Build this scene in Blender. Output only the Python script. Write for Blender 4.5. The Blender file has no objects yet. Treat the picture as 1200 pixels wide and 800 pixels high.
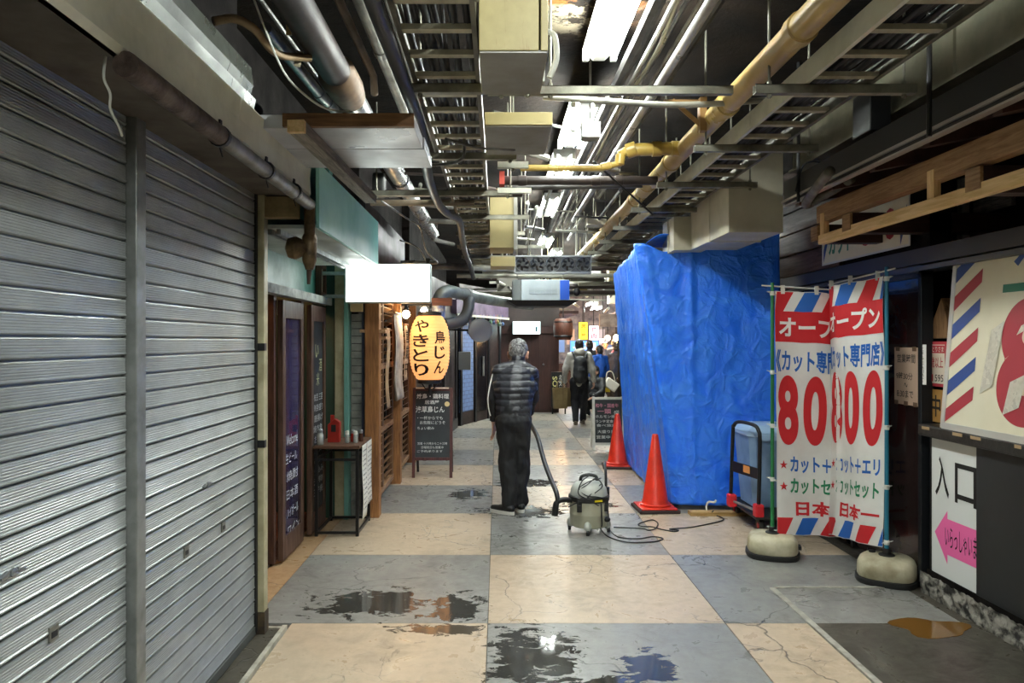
import bpy, bmesh, math, random
from mathutils import Vector, Matrix, noise as mnoise
R = random.Random(7)
C = bpy.context.scene.collection
SC = bpy.context.scene

# ---------------------------------------------------------------- camera, world, exposure
cd = bpy.data.cameras.new('camera'); cam = bpy.data.objects.new('camera', cd); C.objects.link(cam)
cam.location = (0, 0, 1.6); cam.rotation_euler = (math.pi/2, 0, 0)
cd.sensor_width = 36; cd.lens = 25.8; cd.shift_x = 17/1200; cd.clip_start = .05; cd.clip_end = 200
SC.camera = cam
w = bpy.data.worlds.new('world'); SC.world = w; w.use_nodes = True
w.node_tree.nodes['Background'].inputs[0].default_value = (.62, .66, .72, 1)
w.node_tree.nodes['Background'].inputs[1].default_value = .15
SC.view_settings.view_transform = 'Standard'; SC.view_settings.look = 'None'
SC.view_settings.exposure = 1.7; SC.view_settings.gamma = 1; SC.view_settings.use_curve_mapping = False
SC.cycles.use_denoising = True
SC.cycles.max_bounces = 8; SC.cycles.diffuse_bounces = 5; SC.cycles.glossy_bounces = 4
SC.cycles.sample_clamp_indirect = 6

TUBE = 80.0        # fluorescent tube radiance
F = 860.0
def X(px, Y): return (px-583)*Y/F
def Z(py, Y): return 1.6-(py-400)*Y/F
def V(px, py, Y): return Vector((X(px, Y), Y, Z(py, Y)))
def G(px, py, z=0.0):
    Y = F*(1.6-z)/(py-400); return Vector((X(px, Y), Y, z))

# ---------------------------------------------------------------- materials
def lin(h):
    if not isinstance(h, str): return tuple(h)
    o = []
    for i in (0, 2, 4):
        c = int(h[i:i+2], 16)/255
        o.append(c/12.92 if c <= .04045 else ((c+.055)/1.055)**2.4)
    return tuple(o)
class N:
    def __init__(s, name):
        s.m = bpy.data.materials.new(name); s.m.use_nodes = True
        s.t = s.m.node_tree; s.b = s.t.nodes['Principled BSDF']; s.out = s.t.nodes['Material Output']
    def n(s, ty, props=None, **kw):
        k = s.t.nodes.new('ShaderNode'+ty)
        for a, v in (props or {}).items(): setattr(k, a, v)
        for a, v in kw.items():
            key = int(a[1:]) if a[0] == 'i' and a[1:].isdigit() else a.replace('_', ' ')
            s.set(k, key, v)
        return k
    def set(s, k, key, v):
        i = k.inputs[key]
        if hasattr(v, 'links') or isinstance(v, bpy.types.NodeSocket): s.t.links.new(v, i)
        elif isinstance(v, bpy.types.Node): s.t.links.new(v.outputs[0], i)
        elif isinstance(v, (tuple, list)) and len(v) == 3 and i.type == 'RGBA': i.default_value = (*v, 1)
        else: i.default_value = v
    def p(s, key, v): s.set(s.b, key, v)
    def noise(s, co, scale, detail=4, rough=.55, dist=0):
        return s.n('TexNoise', Vector=co, Scale=scale, Detail=detail, Roughness=rough, Distortion=dist).outputs[0]
    def ramp(s, v, a, b, lo=0., hi=1.):
        k = s.n('MapRange', None, i0=v); k.inputs[1].default_value = a; k.inputs[2].default_value = b
        k.inputs[3].default_value = lo; k.inputs[4].default_value = hi; k.clamp = True
        return k.outputs[0]
    def mix(s, f, a, b):
        k = s.n('Mix', {'data_type': 'RGBA'}); s.set(k, 0, f); s.set(k, 6, a); s.set(k, 7, b)
        return k.outputs[2]
    def mul(s, a, b, op='MULTIPLY'):
        k = s.n('Math', {'operation': op}); s.set(k, 0, a); s.set(k, 1, b); return k.outputs[0]
    def co(s, which='Object', stretch=None):
        c = s.n('TexCoord').outputs[which] if which != 'World' else s.n('NewGeometry').outputs['Position']
        if stretch:
            c = s.n('Mapping', Vector=c, Scale=stretch).outputs[0]
        return c
    def bump(s, h, strength=.3, dist=.01):
        k = s.n('Bump', Strength=strength, Distance=dist, Height=h); s.p('Normal', k.outputs[0])
_M = {}
def mat(name, col='808080', rough=.5, metal=0, col2=None, scale=6, bump=0, bscale=60, stretch=None, rvar=.12, emit=None, es=0, coat=0, lo=.38, hi=.68, trans=0, sss=0, bdist=.01, co='Object', spec=None):
    if name in _M: return _M[name]
    n = N(name); c = lin(col)
    if col2 is not None:
        v = n.noise(n.co(co, stretch), scale, 5, .6)
        n.p('Base Color', n.mix(n.ramp(v, lo, hi), c, lin(col2)))
        if rvar: n.p('Roughness', n.ramp(v, .3, .7, max(rough-rvar, .02), min(rough+rvar, 1)))
        else: n.p('Roughness', rough)
    else:
        n.p('Base Color', c); n.p('Roughness', rough)
    n.p('Metallic', metal)
    if bump: n.bump(n.noise(n.co(co, stretch), bscale, 4), bump, bdist)
    if emit is not None:
        n.p('Emission Color', lin(emit)); n.p('Emission Strength', es)
    if coat: n.p('Coat Weight', coat)
    if trans: n.p('Transmission Weight', trans)
    if spec is not None: n.p('Specular IOR Level', spec)
    _M[name] = n.m; return n.m
def wood(name, c1, c2, rough=.55, axis=1, scale=5):
    if name in _M: return _M[name]
    n = N(name); st = [14, 14, 14]; st[axis] = 1.1
    v = n.noise(n.co('Object', tuple(st)), scale, 6, .65, .6)
    v2 = n.noise(n.co('Object'), 2.2, 3)
    n.p('Base Color', n.mix(n.ramp(n.mul(v, n.ramp(v2, .2, .8, .75, 1.25)), .32, .66), lin(c1), lin(c2)))
    n.p('Roughness', n.ramp(v, .3, .7, rough-.1, rough+.15)); n.bump(v, .25, .004)
    _M[name] = n.m; return n.m

# ---------------------------------------------------------------- mesh helpers
class MB:
    def __init__(s): s.v = []; s.f = []; s.mi = []; s.cur = 0
    def add(s, vs, fs):
        b = len(s.v); s.v += [tuple(p) for p in vs]
        for f in fs: s.f.append([b+i for i in f]); s.mi.append(s.cur)
        return s
    def box(s, x0, x1, y0, y1, z0, z1):
        return s.add([(x0,y0,z0),(x1,y0,z0),(x1,y1,z0),(x0,y1,z0),(x0,y0,z1),(x1,y0,z1),(x1,y1,z1),(x0,y1,z1)],
              [(0,3,2,1),(4,5,6,7),(0,1,5,4),(1,2,6,5),(2,3,7,6),(3,0,4,7)])
    def bar(s, a, b, wd, h, up=(0,0,1)):
        a = Vector(a); b = Vector(b); d = (b-a).normalized(); u = Vector(up)
        r = d.cross(u)
        if r.length < 1e-4: r = d.cross(Vector((0,1,0)))
        r.normalize(); u = r.cross(d)
        vs = []
        for p in (a, b):
            for i, j in ((-1,-1),(1,-1),(1,1),(-1,1)): vs.append(p+r*i*wd/2+u*j*h/2)
        return s.add(vs, [(3,2,1,0),(4,5,6,7),(0,1,5,4),(1,2,6,5),(2,3,7,6),(3,0,4,7)])
    def tube(s, pts, r, n=8, cap=True):
        pts = [Vector(p) for p in pts]; m = len(pts)
        rs = r if isinstance(r, (list, tuple)) else [r]*m
        t0 = (pts[1]-pts[0]).normalized()
        u = t0.orthogonal().normalized(); vs = []; fs = []; prev = t0
        for i, p in enumerate(pts):
            if i == 0: t = t0
            elif i == m-1: t = (pts[i]-pts[i-1]).normalized()
            else:
                t = ((pts[i+1]-pts[i]).normalized()+(pts[i]-pts[i-1]).normalized())
                t = t.normalized() if t.length > 1e-6 else prev
            q = prev.rotation_difference(t); u = q @ u; u = (u-t*u.dot(t)).normalized(); prev = t
            w_ = t.cross(u)
            for k in range(n):
                a = 2*math.pi*k/n; vs.append(p+(u*math.cos(a)+w_*math.sin(a))*rs[i])
        for i in range(m-1):
            for k in range(n):
                k2 = (k+1) % n; fs.append((i*n+k, i*n+k2, (i+1)*n+k2, (i+1)*n+k))
        if cap: fs.append(tuple(range(n-1, -1, -1))); fs.append(tuple((m-1)*n+k for k in range(n)))
        return s.add(vs, fs)
    def lathe(s, prof, c=(0,0,0), n=20, ax='Z', cap=True):
        vs = []; fs = []; m = len(prof)
        for r, z in prof:
            for k in range(n):
                a = 2*math.pi*k/n; x, y = r*math.cos(a), r*math.sin(a)
                q = (x, y, z) if ax == 'Z' else ((x, z, y) if ax == 'Y' else (z, x, y))
                vs.append((c[0]+q[0], c[1]+q[1], c[2]+q[2]))
        for i in range(m-1):
            for k in range(n):
                k2 = (k+1) % n; f = (i*n+k, i*n+k2, (i+1)*n+k2, (i+1)*n+k)
                fs.append(f if ax != 'Y' else f[::-1])
        if cap: fs.append(tuple(range(n-1, -1, -1))); fs.append(tuple((m-1)*n+k for k in range(n)))
        return s.add(vs, fs)
    def prism(s, poly, a0, a1, ax='Y'):
        def q(u, v, w_): return {'Y': (u, w_, v), 'X': (w_, u, v), 'Z': (u, v, w_)}[ax]
        n = len(poly); vs = [q(u, v, a0) for u, v in poly]+[q(u, v, a1) for u, v in poly]
        fs = [tuple(range(n)), tuple(range(2*n-1, n-1, -1))]+[(i, i+n, (i+1) % n+n, (i+1) % n) for i in range(n)]
        return s.add(vs, fs)
    def grid(s, fn, nu, nv):
        vs = [fn(i/nu, j/nv) for j in range(nv+1) for i in range(nu+1)]
        return s.add(vs, [(j*(nu+1)+i, j*(nu+1)+i+1, (j+1)*(nu+1)+i+1, (j+1)*(nu+1)+i) for j in range(nv) for i in range(nu)])
    def ell(s, c, r, n=12, m=8):
        return s.lathe([(max(math.sin(math.pi*i/m), .02)*r[0], -math.cos(math.pi*i/m)*r[2]) for i in range(m+1)], c, n)
def mesh_of(mb, name, recalc=True):
    me = bpy.data.meshes.new(name); me.from_pydata(mb.v, [], mb.f)
    if any(mb.mi): me.polygons.foreach_set('material_index', mb.mi)
    if recalc:
        b = bmesh.new(); b.from_mesh(me); bmesh.ops.recalc_face_normals(b, faces=b.faces); b.to_mesh(me); b.free()
    return me
def obj(name, mb, m, parent=None, smooth=False, bev=0, mods=None):
    me = mb if isinstance(mb, bpy.types.Mesh) else mesh_of(mb, name)
    for k in (m if isinstance(m, (list, tuple)) else [m]): me.materials.append(k)
    if smooth:
        me.polygons.foreach_set('use_smooth', [True]*len(me.polygons))
        if smooth == 'auto':
            try: me.set_sharp_from_angle(angle=math.radians(38))
            except Exception: pass
    o = bpy.data.objects.new(name, me); C.objects.link(o)
    if parent: o.parent = parent
    if bev:
        b = o.modifiers.new('edge', 'BEVEL'); b.width = bev; b.segments = 2; b.limit_method = 'ANGLE'; b.angle_limit = math.radians(50)
    return o
def tag(o, label, cat, group=None, kind=None):
    o['label'] = label; o['category'] = cat
    if group: o['group'] = group
    if kind: o['kind'] = kind
    return o
def thing(name, label, cat, loc=(0,0,0), rz=0, group=None):
    o = bpy.data.objects.new(name, None); C.objects.link(o); o.empty_display_size = .05
    o.location = loc; o.rotation_euler = (0, 0, rz); return tag(o, label, cat, group)
def struct(name, mb, m, parent=None, **k):
    o = obj(name, mb, m, parent, **k)
    o['kind'] = 'structure'; return o
def dup(root, loc, rz=None, label=None):
    r = root.copy(); C.objects.link(r); r.location = loc
    if rz is not None: r.rotation_euler = (0, 0, rz)
    if label: r['label'] = label
    for ch in list(root.children):
        c = ch.copy(); C.objects.link(c); c.parent = r
        for g in ch.children:
            d = g.copy(); C.objects.link(d); d.parent = c
    return r
def tri_cut(me, maxlen):
    b = bmesh.new(); b.from_mesh(me); bmesh.ops.triangulate(b, faces=b.faces)
    for _ in range(4):
        es = [e for e in b.edges if e.calc_length() > maxlen]
        if not es: break
        bmesh.ops.subdivide_edges(b, edges=es, cuts=1, use_grid_fill=False)
        bmesh.ops.triangulate(b, faces=[f for f in b.faces if len(f.verts) > 3])
    b.to_mesh(me); b.free(); return me
_T = {}
def text_mesh(body, bold=0.0, res=3):
    key = (body, bold, res)
    if key in _T: return _T[key]
    cu = bpy.data.curves.new('t', 'FONT'); cu.body = body; cu.size = 1; cu.resolution_u = res; cu.offset = bold; cu.fill_mode = 'FRONT'
    o = bpy.data.objects.new('t', cu); C.objects.link(o)
    dg = bpy.context.evaluated_depsgraph_get(); me = bpy.data.meshes.new_from_object(o.evaluated_get(dg))
    vs = [tuple(v.co) for v in me.vertices]; fs = [list(p.vertices) for p in me.polygons]
    bpy.data.objects.remove(o); bpy.data.curves.remove(cu); bpy.data.meshes.remove(me)
    _T[key] = (vs, fs); return _T[key]
def text_into(mb, body, u, v, wd, h, bold=0.0, rot=0, res=3, skew=0):
    """lettering fitted into a wd x h box centred at (u,v) of a plane"""
    vs, fs = text_mesh(body, bold, res)
    if not vs: return
    if rot: vs = [(-y, x, 0) if rot > 0 else (y, -x, 0) for x, y, z in vs]
    x0 = min(p[0] for p in vs); x1 = max(p[0] for p in vs); y0 = min(p[1] for p in vs); y1 = max(p[1] for p in vs)
    sx = wd/max(x1-x0, 1e-6); sy = h/max(y1-y0, 1e-6)
    out = [(u+(p[0]-(x0+x1)/2)*sx+skew*(p[1]-(y0+y1)/2)*sy, v+(p[1]-(y0+y1)/2)*sy, 0) for p in vs]
    mb.add(out, fs)
def vtext_into(mb, body, u, v, wd, h, bold=0.0):
    n = len(body); ch = h/n
    for i, c in enumerate(body):
        if c == ' ': continue
        hh = ch*.86; ww = wd
        if c in 'ー一―': ww = wd*.15; hh = ch*.8
        text_into(mb, c, u, v+h/2-ch*(i+.5), ww, hh, bold)
def on_plane(mb, org, right, up, off=.003):
    org = Vector(org); r = Vector(right).normalized(); u = Vector(up).normalized(); n = r.cross(u)
    mb.v = [tuple(org+r*p[0]+u*p[1]+n*(off+p[2])) for p in mb.v]; return mb
def on_surf(mb, S, off=.003, cut=.05):
    me = mesh_of(mb, 'letters', False); tri_cut(me, cut); m2 = MB()
    m2.add([S(v.co.x, v.co.y, off) for v in me.vertices], [list(p.vertices) for p in me.polygons]); bpy.data.meshes.remove(me)
    return m2
def blob(shapes, vox, disp=None, smooth=4):
    """one continuous surface grown over tapered limbs and ellipsoids"""
    mb = MB()
    for s in shapes:
        if s[0] == 'c':
            _, a, ra, b, rb = s[:5]; a = Vector(a); b = Vector(b); d = b-a; L = max(d.length, 1e-5); d.normalize()
            pts = []; rr = []
            for k in range(4): t = math.radians(90*k/3.2); pts.append(a-d*ra*math.cos(t)); rr.append(max(ra*math.sin(t), .002))
            for k in range(4): t = math.radians(90*(3-k)/3.2); pts.append(b+d*rb*math.cos(t)); rr.append(max(rb*math.sin(t), .002))
            m0 = len(mb.v); mb.tube(pts, rr, 12)
            if len(s) > 5:                       # flatten: (axis scale)
                fx, fy = s[5]
                for i in range(m0, len(mb.v)):
                    p = Vector(mb.v[i]); t = max(0, min(1, (p-a).dot(d)/L)); c = a+d*(t*L)
                    mb.v[i] = (c.x+(p.x-c.x)*fx, c.y+(p.y-c.y)*fy, p.z)
        else:
            _, c, r = s[:3]; mb.ell(c, (r[0], r[0], r[2]), 16, 10)
            n0 = len(mb.v)-16*11
            for i in range(n0, len(mb.v)):
                p = mb.v[i]; mb.v[i] = (p[0], c[1]+(p[1]-c[1])*r[1]/r[0], p[2])
            if len(s) > 3:
                q = Matrix.Rotation(s[3], 3, 'X'); cc = Vector(c)
                for i in range(n0, len(mb.v)): mb.v[i] = tuple(cc+q @ (Vector(mb.v[i])-cc))
    me = mesh_of(mb, 'b'); o = bpy.data.objects.new('b', me); C.objects.link(o)
    r = o.modifiers.new('r', 'REMESH'); r.mode = 'VOXEL'; r.voxel_size = vox
    s_ = o.modifiers.new('s', 'SMOOTH'); s_.factor = .5; s_.iterations = smooth
    dg = bpy.context.evaluated_depsgraph_get(); out = bpy.data.meshes.new_from_object(o.evaluated_get(dg))
    bpy.data.objects.remove(o); bpy.data.meshes.remove(me)
    if disp:
        ns = [v.normal.copy() for v in out.vertices]
        for v, nn in zip(out.vertices, ns): v.co += nn*disp(v.co, nn)
    return out
def curve_pts(pts, per=6):
    pts = [Vector(p) for p in pts]; out = []
    for i in range(len(pts)-1):
        a = pts[max(i-1, 0)]; b = pts[i]; c = pts[i+1]; d = pts[min(i+2, len(pts)-1)]
        for k in range(per):
            t = k/per
            out.append(.5*((2*b)+(c-a)*t+(2*a-5*b+4*c-d)*t*t+(3*b-a-3*c+d)*t**3))
    out.append(pts[-1]); return out
# ---------------------------------------------------------------- materials of the setting
def floor_mat(name, c1, c2, dark, worn=.5):
    n = N(name); co = n.co('World')
    big = n.noise(co, 1.3, 5, .6, .4); fine = n.noise(co, 14, 6, .7); mid = n.noise(co, 4.5, 5, .65, 1.2)
    col = n.mix(n.ramp(fine, .35, .7), lin(c1), lin(c2))
    grime = n.mul(n.ramp(big, .42, .72), n.ramp(mid, .38, .62))
    col = n.mix(n.mul(grime, worn), col, lin(dark))
    spots = n.ramp(n.noise(co, 2.6, 7, .72, .8), .635, .66)
    col = n.mix(n.mul(spots, .75), col, lin(dark))
    # cracks
    wob = n.n('MixRGB', {'blend_type': 'ADD'}, Fac=.35, Color1=co, Color2=n.n('TexNoise', Vector=co, Scale=3., Detail=5).outputs[1]).outputs[0]
    vor = n.n('TexVoronoi', {'feature': 'DISTANCE_TO_EDGE'}, Vector=wob, Scale=1.15).outputs[0]
    crack = n.mul(n.ramp(vor, .002, .008, 1, 0), n.ramp(n.noise(co, .8, 2), .44, .56))
    vor2 = n.n('TexVoronoi', {'feature': 'DISTANCE_TO_EDGE'}, Vector=wob, Scale=4.3).outputs[0]
    crack2 = n.mul(n.ramp(vor2, .004, .016, 1, 0), n.ramp(n.noise(co, 1.1, 3), .54, .64))
    crack = n.mul(crack, crack2, 'MAXIMUM')
    col = n.mix(n.mul(crack, .8), col, lin('2b2824'))
    # standing water, each patch where it lies on the floor
    wet = None
    for (x, y, rx, ry) in ((-.78, 4.5, .5, .33), (-.25, 4.42, .22, .33), (.18, 3.72, .3, .5), (.36, 3.3, .5, .3), (-.3, 4.08, .35, .1), (.75, 3.6, .18, .25), (-.3, 7.7, .3, .35), (.25, 6.9, .55, .3), (.9, 7.2, .4, .22), (.35, 8.3, .5, .3)):
        d = n.n('VectorMath', {'operation': 'MULTIPLY_ADD'}, i0=co, i1=(1/rx, 1/ry, 0), i2=(-x/rx, -y/ry, 0))
        L = n.n('VectorMath', {'operation': 'LENGTH'}, i0=d.outputs[0]).outputs[1]
        k = n.ramp(L, .0, 1.35, 1, 0)
        wet = k if wet is None else n.mul(wet, k, 'MAXIMUM')
    wn = n.n('MapRange', i0=n.noise(n.co('World', (1, 1.6, 1)), 7.5, 7, .66, .8)); wn.inputs[1].default_value=.3; wn.inputs[2].default_value=.7; wn.inputs[3].default_value=-.42; wn.inputs[4].default_value=.42
    wet = n.ramp(n.mul(wet, wn.outputs[0], 'ADD'), .5, .54)
    col = n.mix(n.mul(wet, .84), col, lin('1d1c18'))
    n.p('Base Color', col)
    rg = n.ramp(n.mul(mid, n.mul(fine, .4), 'ADD'), .45, .95, .2, .5)
    rg2 = n.n('MixRGB', Fac=wet, Color1=rg, Color2=(.06, .06, .06)).outputs[0]
    n.p('Roughness', rg2); n.p('Specular IOR Level', .5)
    h = n.mul(n.mul(fine, .25), n.mul(crack, -1.0), 'ADD'); h = n.mul(h, n.mul(mid, .5), 'ADD')
    h = n.mul(h, n.ramp(wet, 0, 1, 1, .04))
    n.bump(h, .35, .006); return n.m
PINK = floor_mat('floor_pink', 'bfac94', 'ac9980', '6f6250', .65)
GREY = floor_mat('floor_grey', '8b8a85', '777671', '454540', .8)
CREAM = floor_mat('floor_cream', 'aaa294', '968e80', '5f5a50', .65)
CONC = floor_mat('floor_concrete', '524d44', '423e37', '2b2823', .9); CONC.node_tree.nodes['Principled BSDF'].inputs['Specular IOR Level'].default_value = .12
SAND = floor_mat('floor_sandstone', 'b3946f', 'a08260', '6a4d31', .4)
JOINT = mat('joint', '4a4640', .8)
def slab_mat():
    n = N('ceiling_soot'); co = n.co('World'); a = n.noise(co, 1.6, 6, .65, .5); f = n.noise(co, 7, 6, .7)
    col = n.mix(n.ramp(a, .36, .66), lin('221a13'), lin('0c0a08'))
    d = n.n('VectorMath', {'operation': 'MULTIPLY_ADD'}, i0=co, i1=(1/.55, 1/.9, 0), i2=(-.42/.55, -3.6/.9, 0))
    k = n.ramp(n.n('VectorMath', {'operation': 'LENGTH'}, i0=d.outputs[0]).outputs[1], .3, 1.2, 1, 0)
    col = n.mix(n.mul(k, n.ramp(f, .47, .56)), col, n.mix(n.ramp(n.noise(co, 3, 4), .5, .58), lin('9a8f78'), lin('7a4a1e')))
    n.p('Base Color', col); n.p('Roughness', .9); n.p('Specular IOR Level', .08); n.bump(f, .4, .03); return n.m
SLAB = slab_mat()
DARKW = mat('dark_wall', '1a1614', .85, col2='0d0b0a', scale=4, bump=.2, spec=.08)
STEEL = mat('strut_steel', '8d8b7c', .5, .35, '5b564a', 5, .15, 40)
RUNGM = mat('rung_steel', 'b3ab92', .5, .1, '857d66', 6)
GALV = mat('galvanised', 'a3a8a8', .38, .75, '6d7173', 8, .12, 30)
BLACK = mat('black_rubber', '141414', .55)
BLKM = mat('black_metal', '1b1b1c', .4, .3)
WHITEP = mat('white_paint', 'dcdcd4', .5, col2='b9b7aa', scale=5)
PAPER = mat('white_paper', 'e6e4dd', .7)
CREAMP = mat('cream_paint', 'cfc79f', .5, col2='b5ab80', scale=3)
# ---------------------------------------------------------------- the setting
fb = MB().box(-2.7, 4.6, -4.5, 30, -.12, -.012)
floor = struct('floor', fb, JOINT)
def ftile(x0, x1, y0, y1, m, name='tile', z=0.0):
    g = .0025
    o = obj(name, MB().box(x0+g, x1-g, y0+g, y1-g, -.02, z), m, floor); return o
for r in range(-5, 19):
    for c in range(-2, 4):
        x0 = -.055+1.35*c; x1 = x0+1.35; y0 = 4.17+1.335*r; y1 = y0+1.335
        if c == -2:
            if y1 < 6.9: continue
        if c == -1 and y0 < 6.8: x0 = -1.405 if y0 > 4.1 else -1.17
        m = (PINK if r < 5 else CREAM) if (c+r) % 2 == 0 else GREY
        if c == 1 and y0 < 4.3: x1 = 1.76 if y0 < 4 else x1
        if c == 2 and y1 < 4.3: continue
        if c == 1 and r in (0, 1, 2) and y0 > 4: pass
        if c >= 2: m = CONC if r < 3 else m
        if c == 2 and r < 3: x1 = 2.75
        if c == 3 and y1 < 12: continue
        ftile(x0, x1, y0, y1, m)
obj('concrete_patch', MB().box(1.8, 2.75, -4.4, 4.165, -.02, .002), CONC, floor)
for a in ((1.765, 1.8, -4.4, 4.76, .006), (1.8, 2.6, 4.76, 4.79, .005)):
    obj('metal_strip', MB().box(a[0], a[1], a[2], a[3], -.02, a[4]), mat('floor_strip', 'b9b5a8', .5, .2, '7f7b70', 9, .3, 50), floor)
PUD = N('puddle'); PUD.p('Base Color', lin('6b4a20')); PUD.p('Roughness', .03); PUD.p('IOR', 1.33)
pm = MB(); pts = []
for i in range(28):
    a = 2*math.pi*i/28; q = 1+.18*math.sin(3*a+1)+.1*math.sin(5*a)
    pts.append((2.42+.2*q*math.cos(a), 4.1+.14*q*math.sin(a)))
pm.prism(pts[::-1], .002, .0045, 'Z')
p = obj('puddle', pm, PUD.m); tag(p, 'small brown puddle on the concrete floor before the black counter', 'puddle')
# entry strip of the teal shop, and the gutter before the shutters
for i in range(4):
    ftile(-1.62, -1.405, 4.12+.67*i, 4.79+.67*i, SAND, 'sandstone_tile', .0)
obj('threshold', MB().box(-1.75, -1.62, 4.1, 6.55, -.02, .02), wood('threshold_wood', '4a3524', '2c1f15'), floor)
obj('gutter', MB().box(-1.36, -1.2, -4.4, 4.1, -.02, .0), CONC, floor)
obj('sill_strip', MB().box(-1.2, -1.175, -4.4, 4.1, -.02, .018), mat('sill_white', 'bdb8a8', .5, .1, '8a8578', 9), floor)
obj('sill_strip', MB().box(-1.36, -1.2, 4.08, 4.1, -.02, .01), mat('sill_white'), floor)

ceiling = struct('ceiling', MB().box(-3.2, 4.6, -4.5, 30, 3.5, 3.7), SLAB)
TEAL = mat('teal_paint', '3f7a70', .45, col2='2f5f58', scale=3, bump=.08, bscale=30)
DTEAL = mat('dark_teal', '1f463e', .5)
struct('wall_left', MB().box(-1.75, -1.42, -4.5, 4.0, 0, 3.5), DARKW)
struct('wall_left', MB().box(-3.1, -2.95, 4.0, 10, 0, 3.5), mat('shop_green_wall', '2c3a22', .8))
struct('wall_left', MB().box(-3.0, -1.75, 3.85, 4.0, 0, 3.5), mat('shop_green_wall'))
struct('wall_left', MB().box(-1.72, -1.58, 4.0, 6.76, 1.96, 2.6), TEAL)
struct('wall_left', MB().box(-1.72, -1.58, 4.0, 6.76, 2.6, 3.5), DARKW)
struct('wall_left', MB().box(-3.0, -1.55, 6.76, 6.9, 0, 3.5), DTEAL)
struct('wall_left', MB().box(-1.7, -1.3, 6.9, 10, 0, 3.5), DARKW)
struct('wall_right', MB().box(3.3, 3.45, -4.5, 5.4, 0, 3.5), DARKW)
struct('wall_right', MB().box(2.78, 2.92, 5.75, 7.6, 0, 3.5), DARKW)
struct('wall_right', MB().box(2.78, 2.92, 4.72, 5.75, 2.12, 3.5), DARKW)
struct('wall_right', MB().box(2.92, 3.3, 5.3, 5.4, 0, 3.5), DARKW)
struct('wall_right', MB().box(2.78, 2.92, 7.6, 17, 0, 3.5), DARKW)
bw = struct('wall_back', MB().box(-1.45, 3.3, -4.5, -4.35, 0, 3.5), DARKW)
# interior floor of the teal shop
obj('shop_floor', MB().box(-2.95, -1.75, 4.0, 6.8, -.02, .03), wood('orange_lit_wood', '9a5a34', '6f3f22', .4), floor)  # the shop's warm light is put into the orange wood colour

# ---------------------------------------------------------------- fluorescent lights
TUBEM = N('tube_glow'); TUBEM.p('Base Color', (1, 1, 1)); TUBEM.p('Emission Color', (.93, 1.0, .97)); TUBEM.p('Emission Strength', TUBE)
def fluoro(x, y, z, L, label, group=None):
    t = thing('fluorescent_light', label, 'light', (x, y, z), 0, group)
    m = MB(); m.prism([(-.1, .0), (-.035, -.06), (.035, -.06), (.1, .0), (.1, .012), (-.1, .012)], 0, L)
    obj('housing', m, mat('lamp_housing', 'e4e6e0', .35), t)
    for s in (-1, 1):
        m = MB(); m.tube([(s*.085, .05, -.052), (s*.085, L-.05, -.052)], .017, 10)
        obj('tube', m, TUBEM.m, t, smooth='auto')
        for yy in (.02, L-.05): obj('lamp_holder', MB().box(s*.085-.018, s*.085+.018, yy, yy+.03, -.075, .0), mat('lamp_housing'), t)
    for yy in (.2, L-.2): obj('hanger_rod', MB().tube([(0, yy, 0), (0, yy, 3.5-z)], .006, 6), STEEL, t)
    return t
FL = [(.62, 3.3, 3.38, 1.2, 'largest bright twin tube lamp at the top of the picture'),
      (.63, 5.25, 3.36, 1.2, 'second twin tube lamp along the ceiling, beside the stained duct'),
      (.62, 6.75, 3.36, 1.2, 'third twin tube lamp, just past the yellow gas pipe'),
      (.66, 8.75, 3.36, 1.25, 'fourth and farthest twin tube lamp, above the row of five fans')]
for f in FL: fluoro(*f)
for y, q in ((1.0, 'just above'), (-1.4, 'a step behind'), (-3.4, 'far behind')): fluoro(.62, y, 3.38, 1.2, 'twin tube ceiling lamp %s the viewpoint' % q)
for (y, x), q in zip(((11.6, .8), (13.4, 1.1), (15.2, 1.1), (18.5, 2.2), (21, 2.4)), ('above the air conditioner end', 'beyond the air conditioner', 'over the walker with the backpack', 'over the far crowd', 'at the very end of the passage')):
    fluoro(x, y, 3.3, 1.2, 'twin tube lamp among the far pipes, '+q)
fluoro(2.55, 19.2, 2.65, 1.2, 'low hung twin tube lamp over the far stalls')  # extra lamp, added to brighten the dim far stalls
fluoro(3.0, 21.6, 2.65, 1.2, 'lowest and farthest twin tube lamp before the end shop front')  # added as well, to lift the dim end shop front
fluoro(1.9, 14.2, 2.95, 1.2, 'twin tube lamp low over the white framed menu easel')  # added fill lamp for the far crowd

# ---------------------------------------------------------------- roller shutters
def shutter_mat():
    n = N('shutter_paint'); co = n.co('World')
    a = n.noise(n.co('World', (1, 1.2, 2.5)), 5, 5, .65); b = n.noise(co, 1.5, 4)
    sc = n.ramp(n.noise(n.co('World', (1, 2.2, 14)), 4, 5, .7), .64, .7)
    col = n.mix(n.ramp(a, .35, .7), lin('a3a7a6'), lin('929694')); col = n.mix(n.ramp(b, .4, .7, 0, .4), col, lin('5d5f58'))
    n.p('Base Color', col)
    n.p('Metallic', .4); n.p('Roughness', n.ramp(a, .3, .7, .28, .34)); return n.m
SHUT = shutter_mat()
PITCH = .068
def slat_mesh(L):
    prof = [(-.003, 0), (-.003, .0035), (.010, .0045), (.0155, .009), (.0155, .013), (.012, .017)]
    z = .017
    for k in range(5):
        prof += [(.0133, z+.0018), (.0133, z+.0062), (.012, z+.008)]; z += .0085
    prof += [(.0145, z+.0012), (.013, .0655), (-.003, .0665), (-.003, .068)]
    back = [(-.006, .068), (-.006, 0)]
    m = MB(); m.prism(prof+back, 0, L); return mesh_of(m, 'slat')
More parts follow.
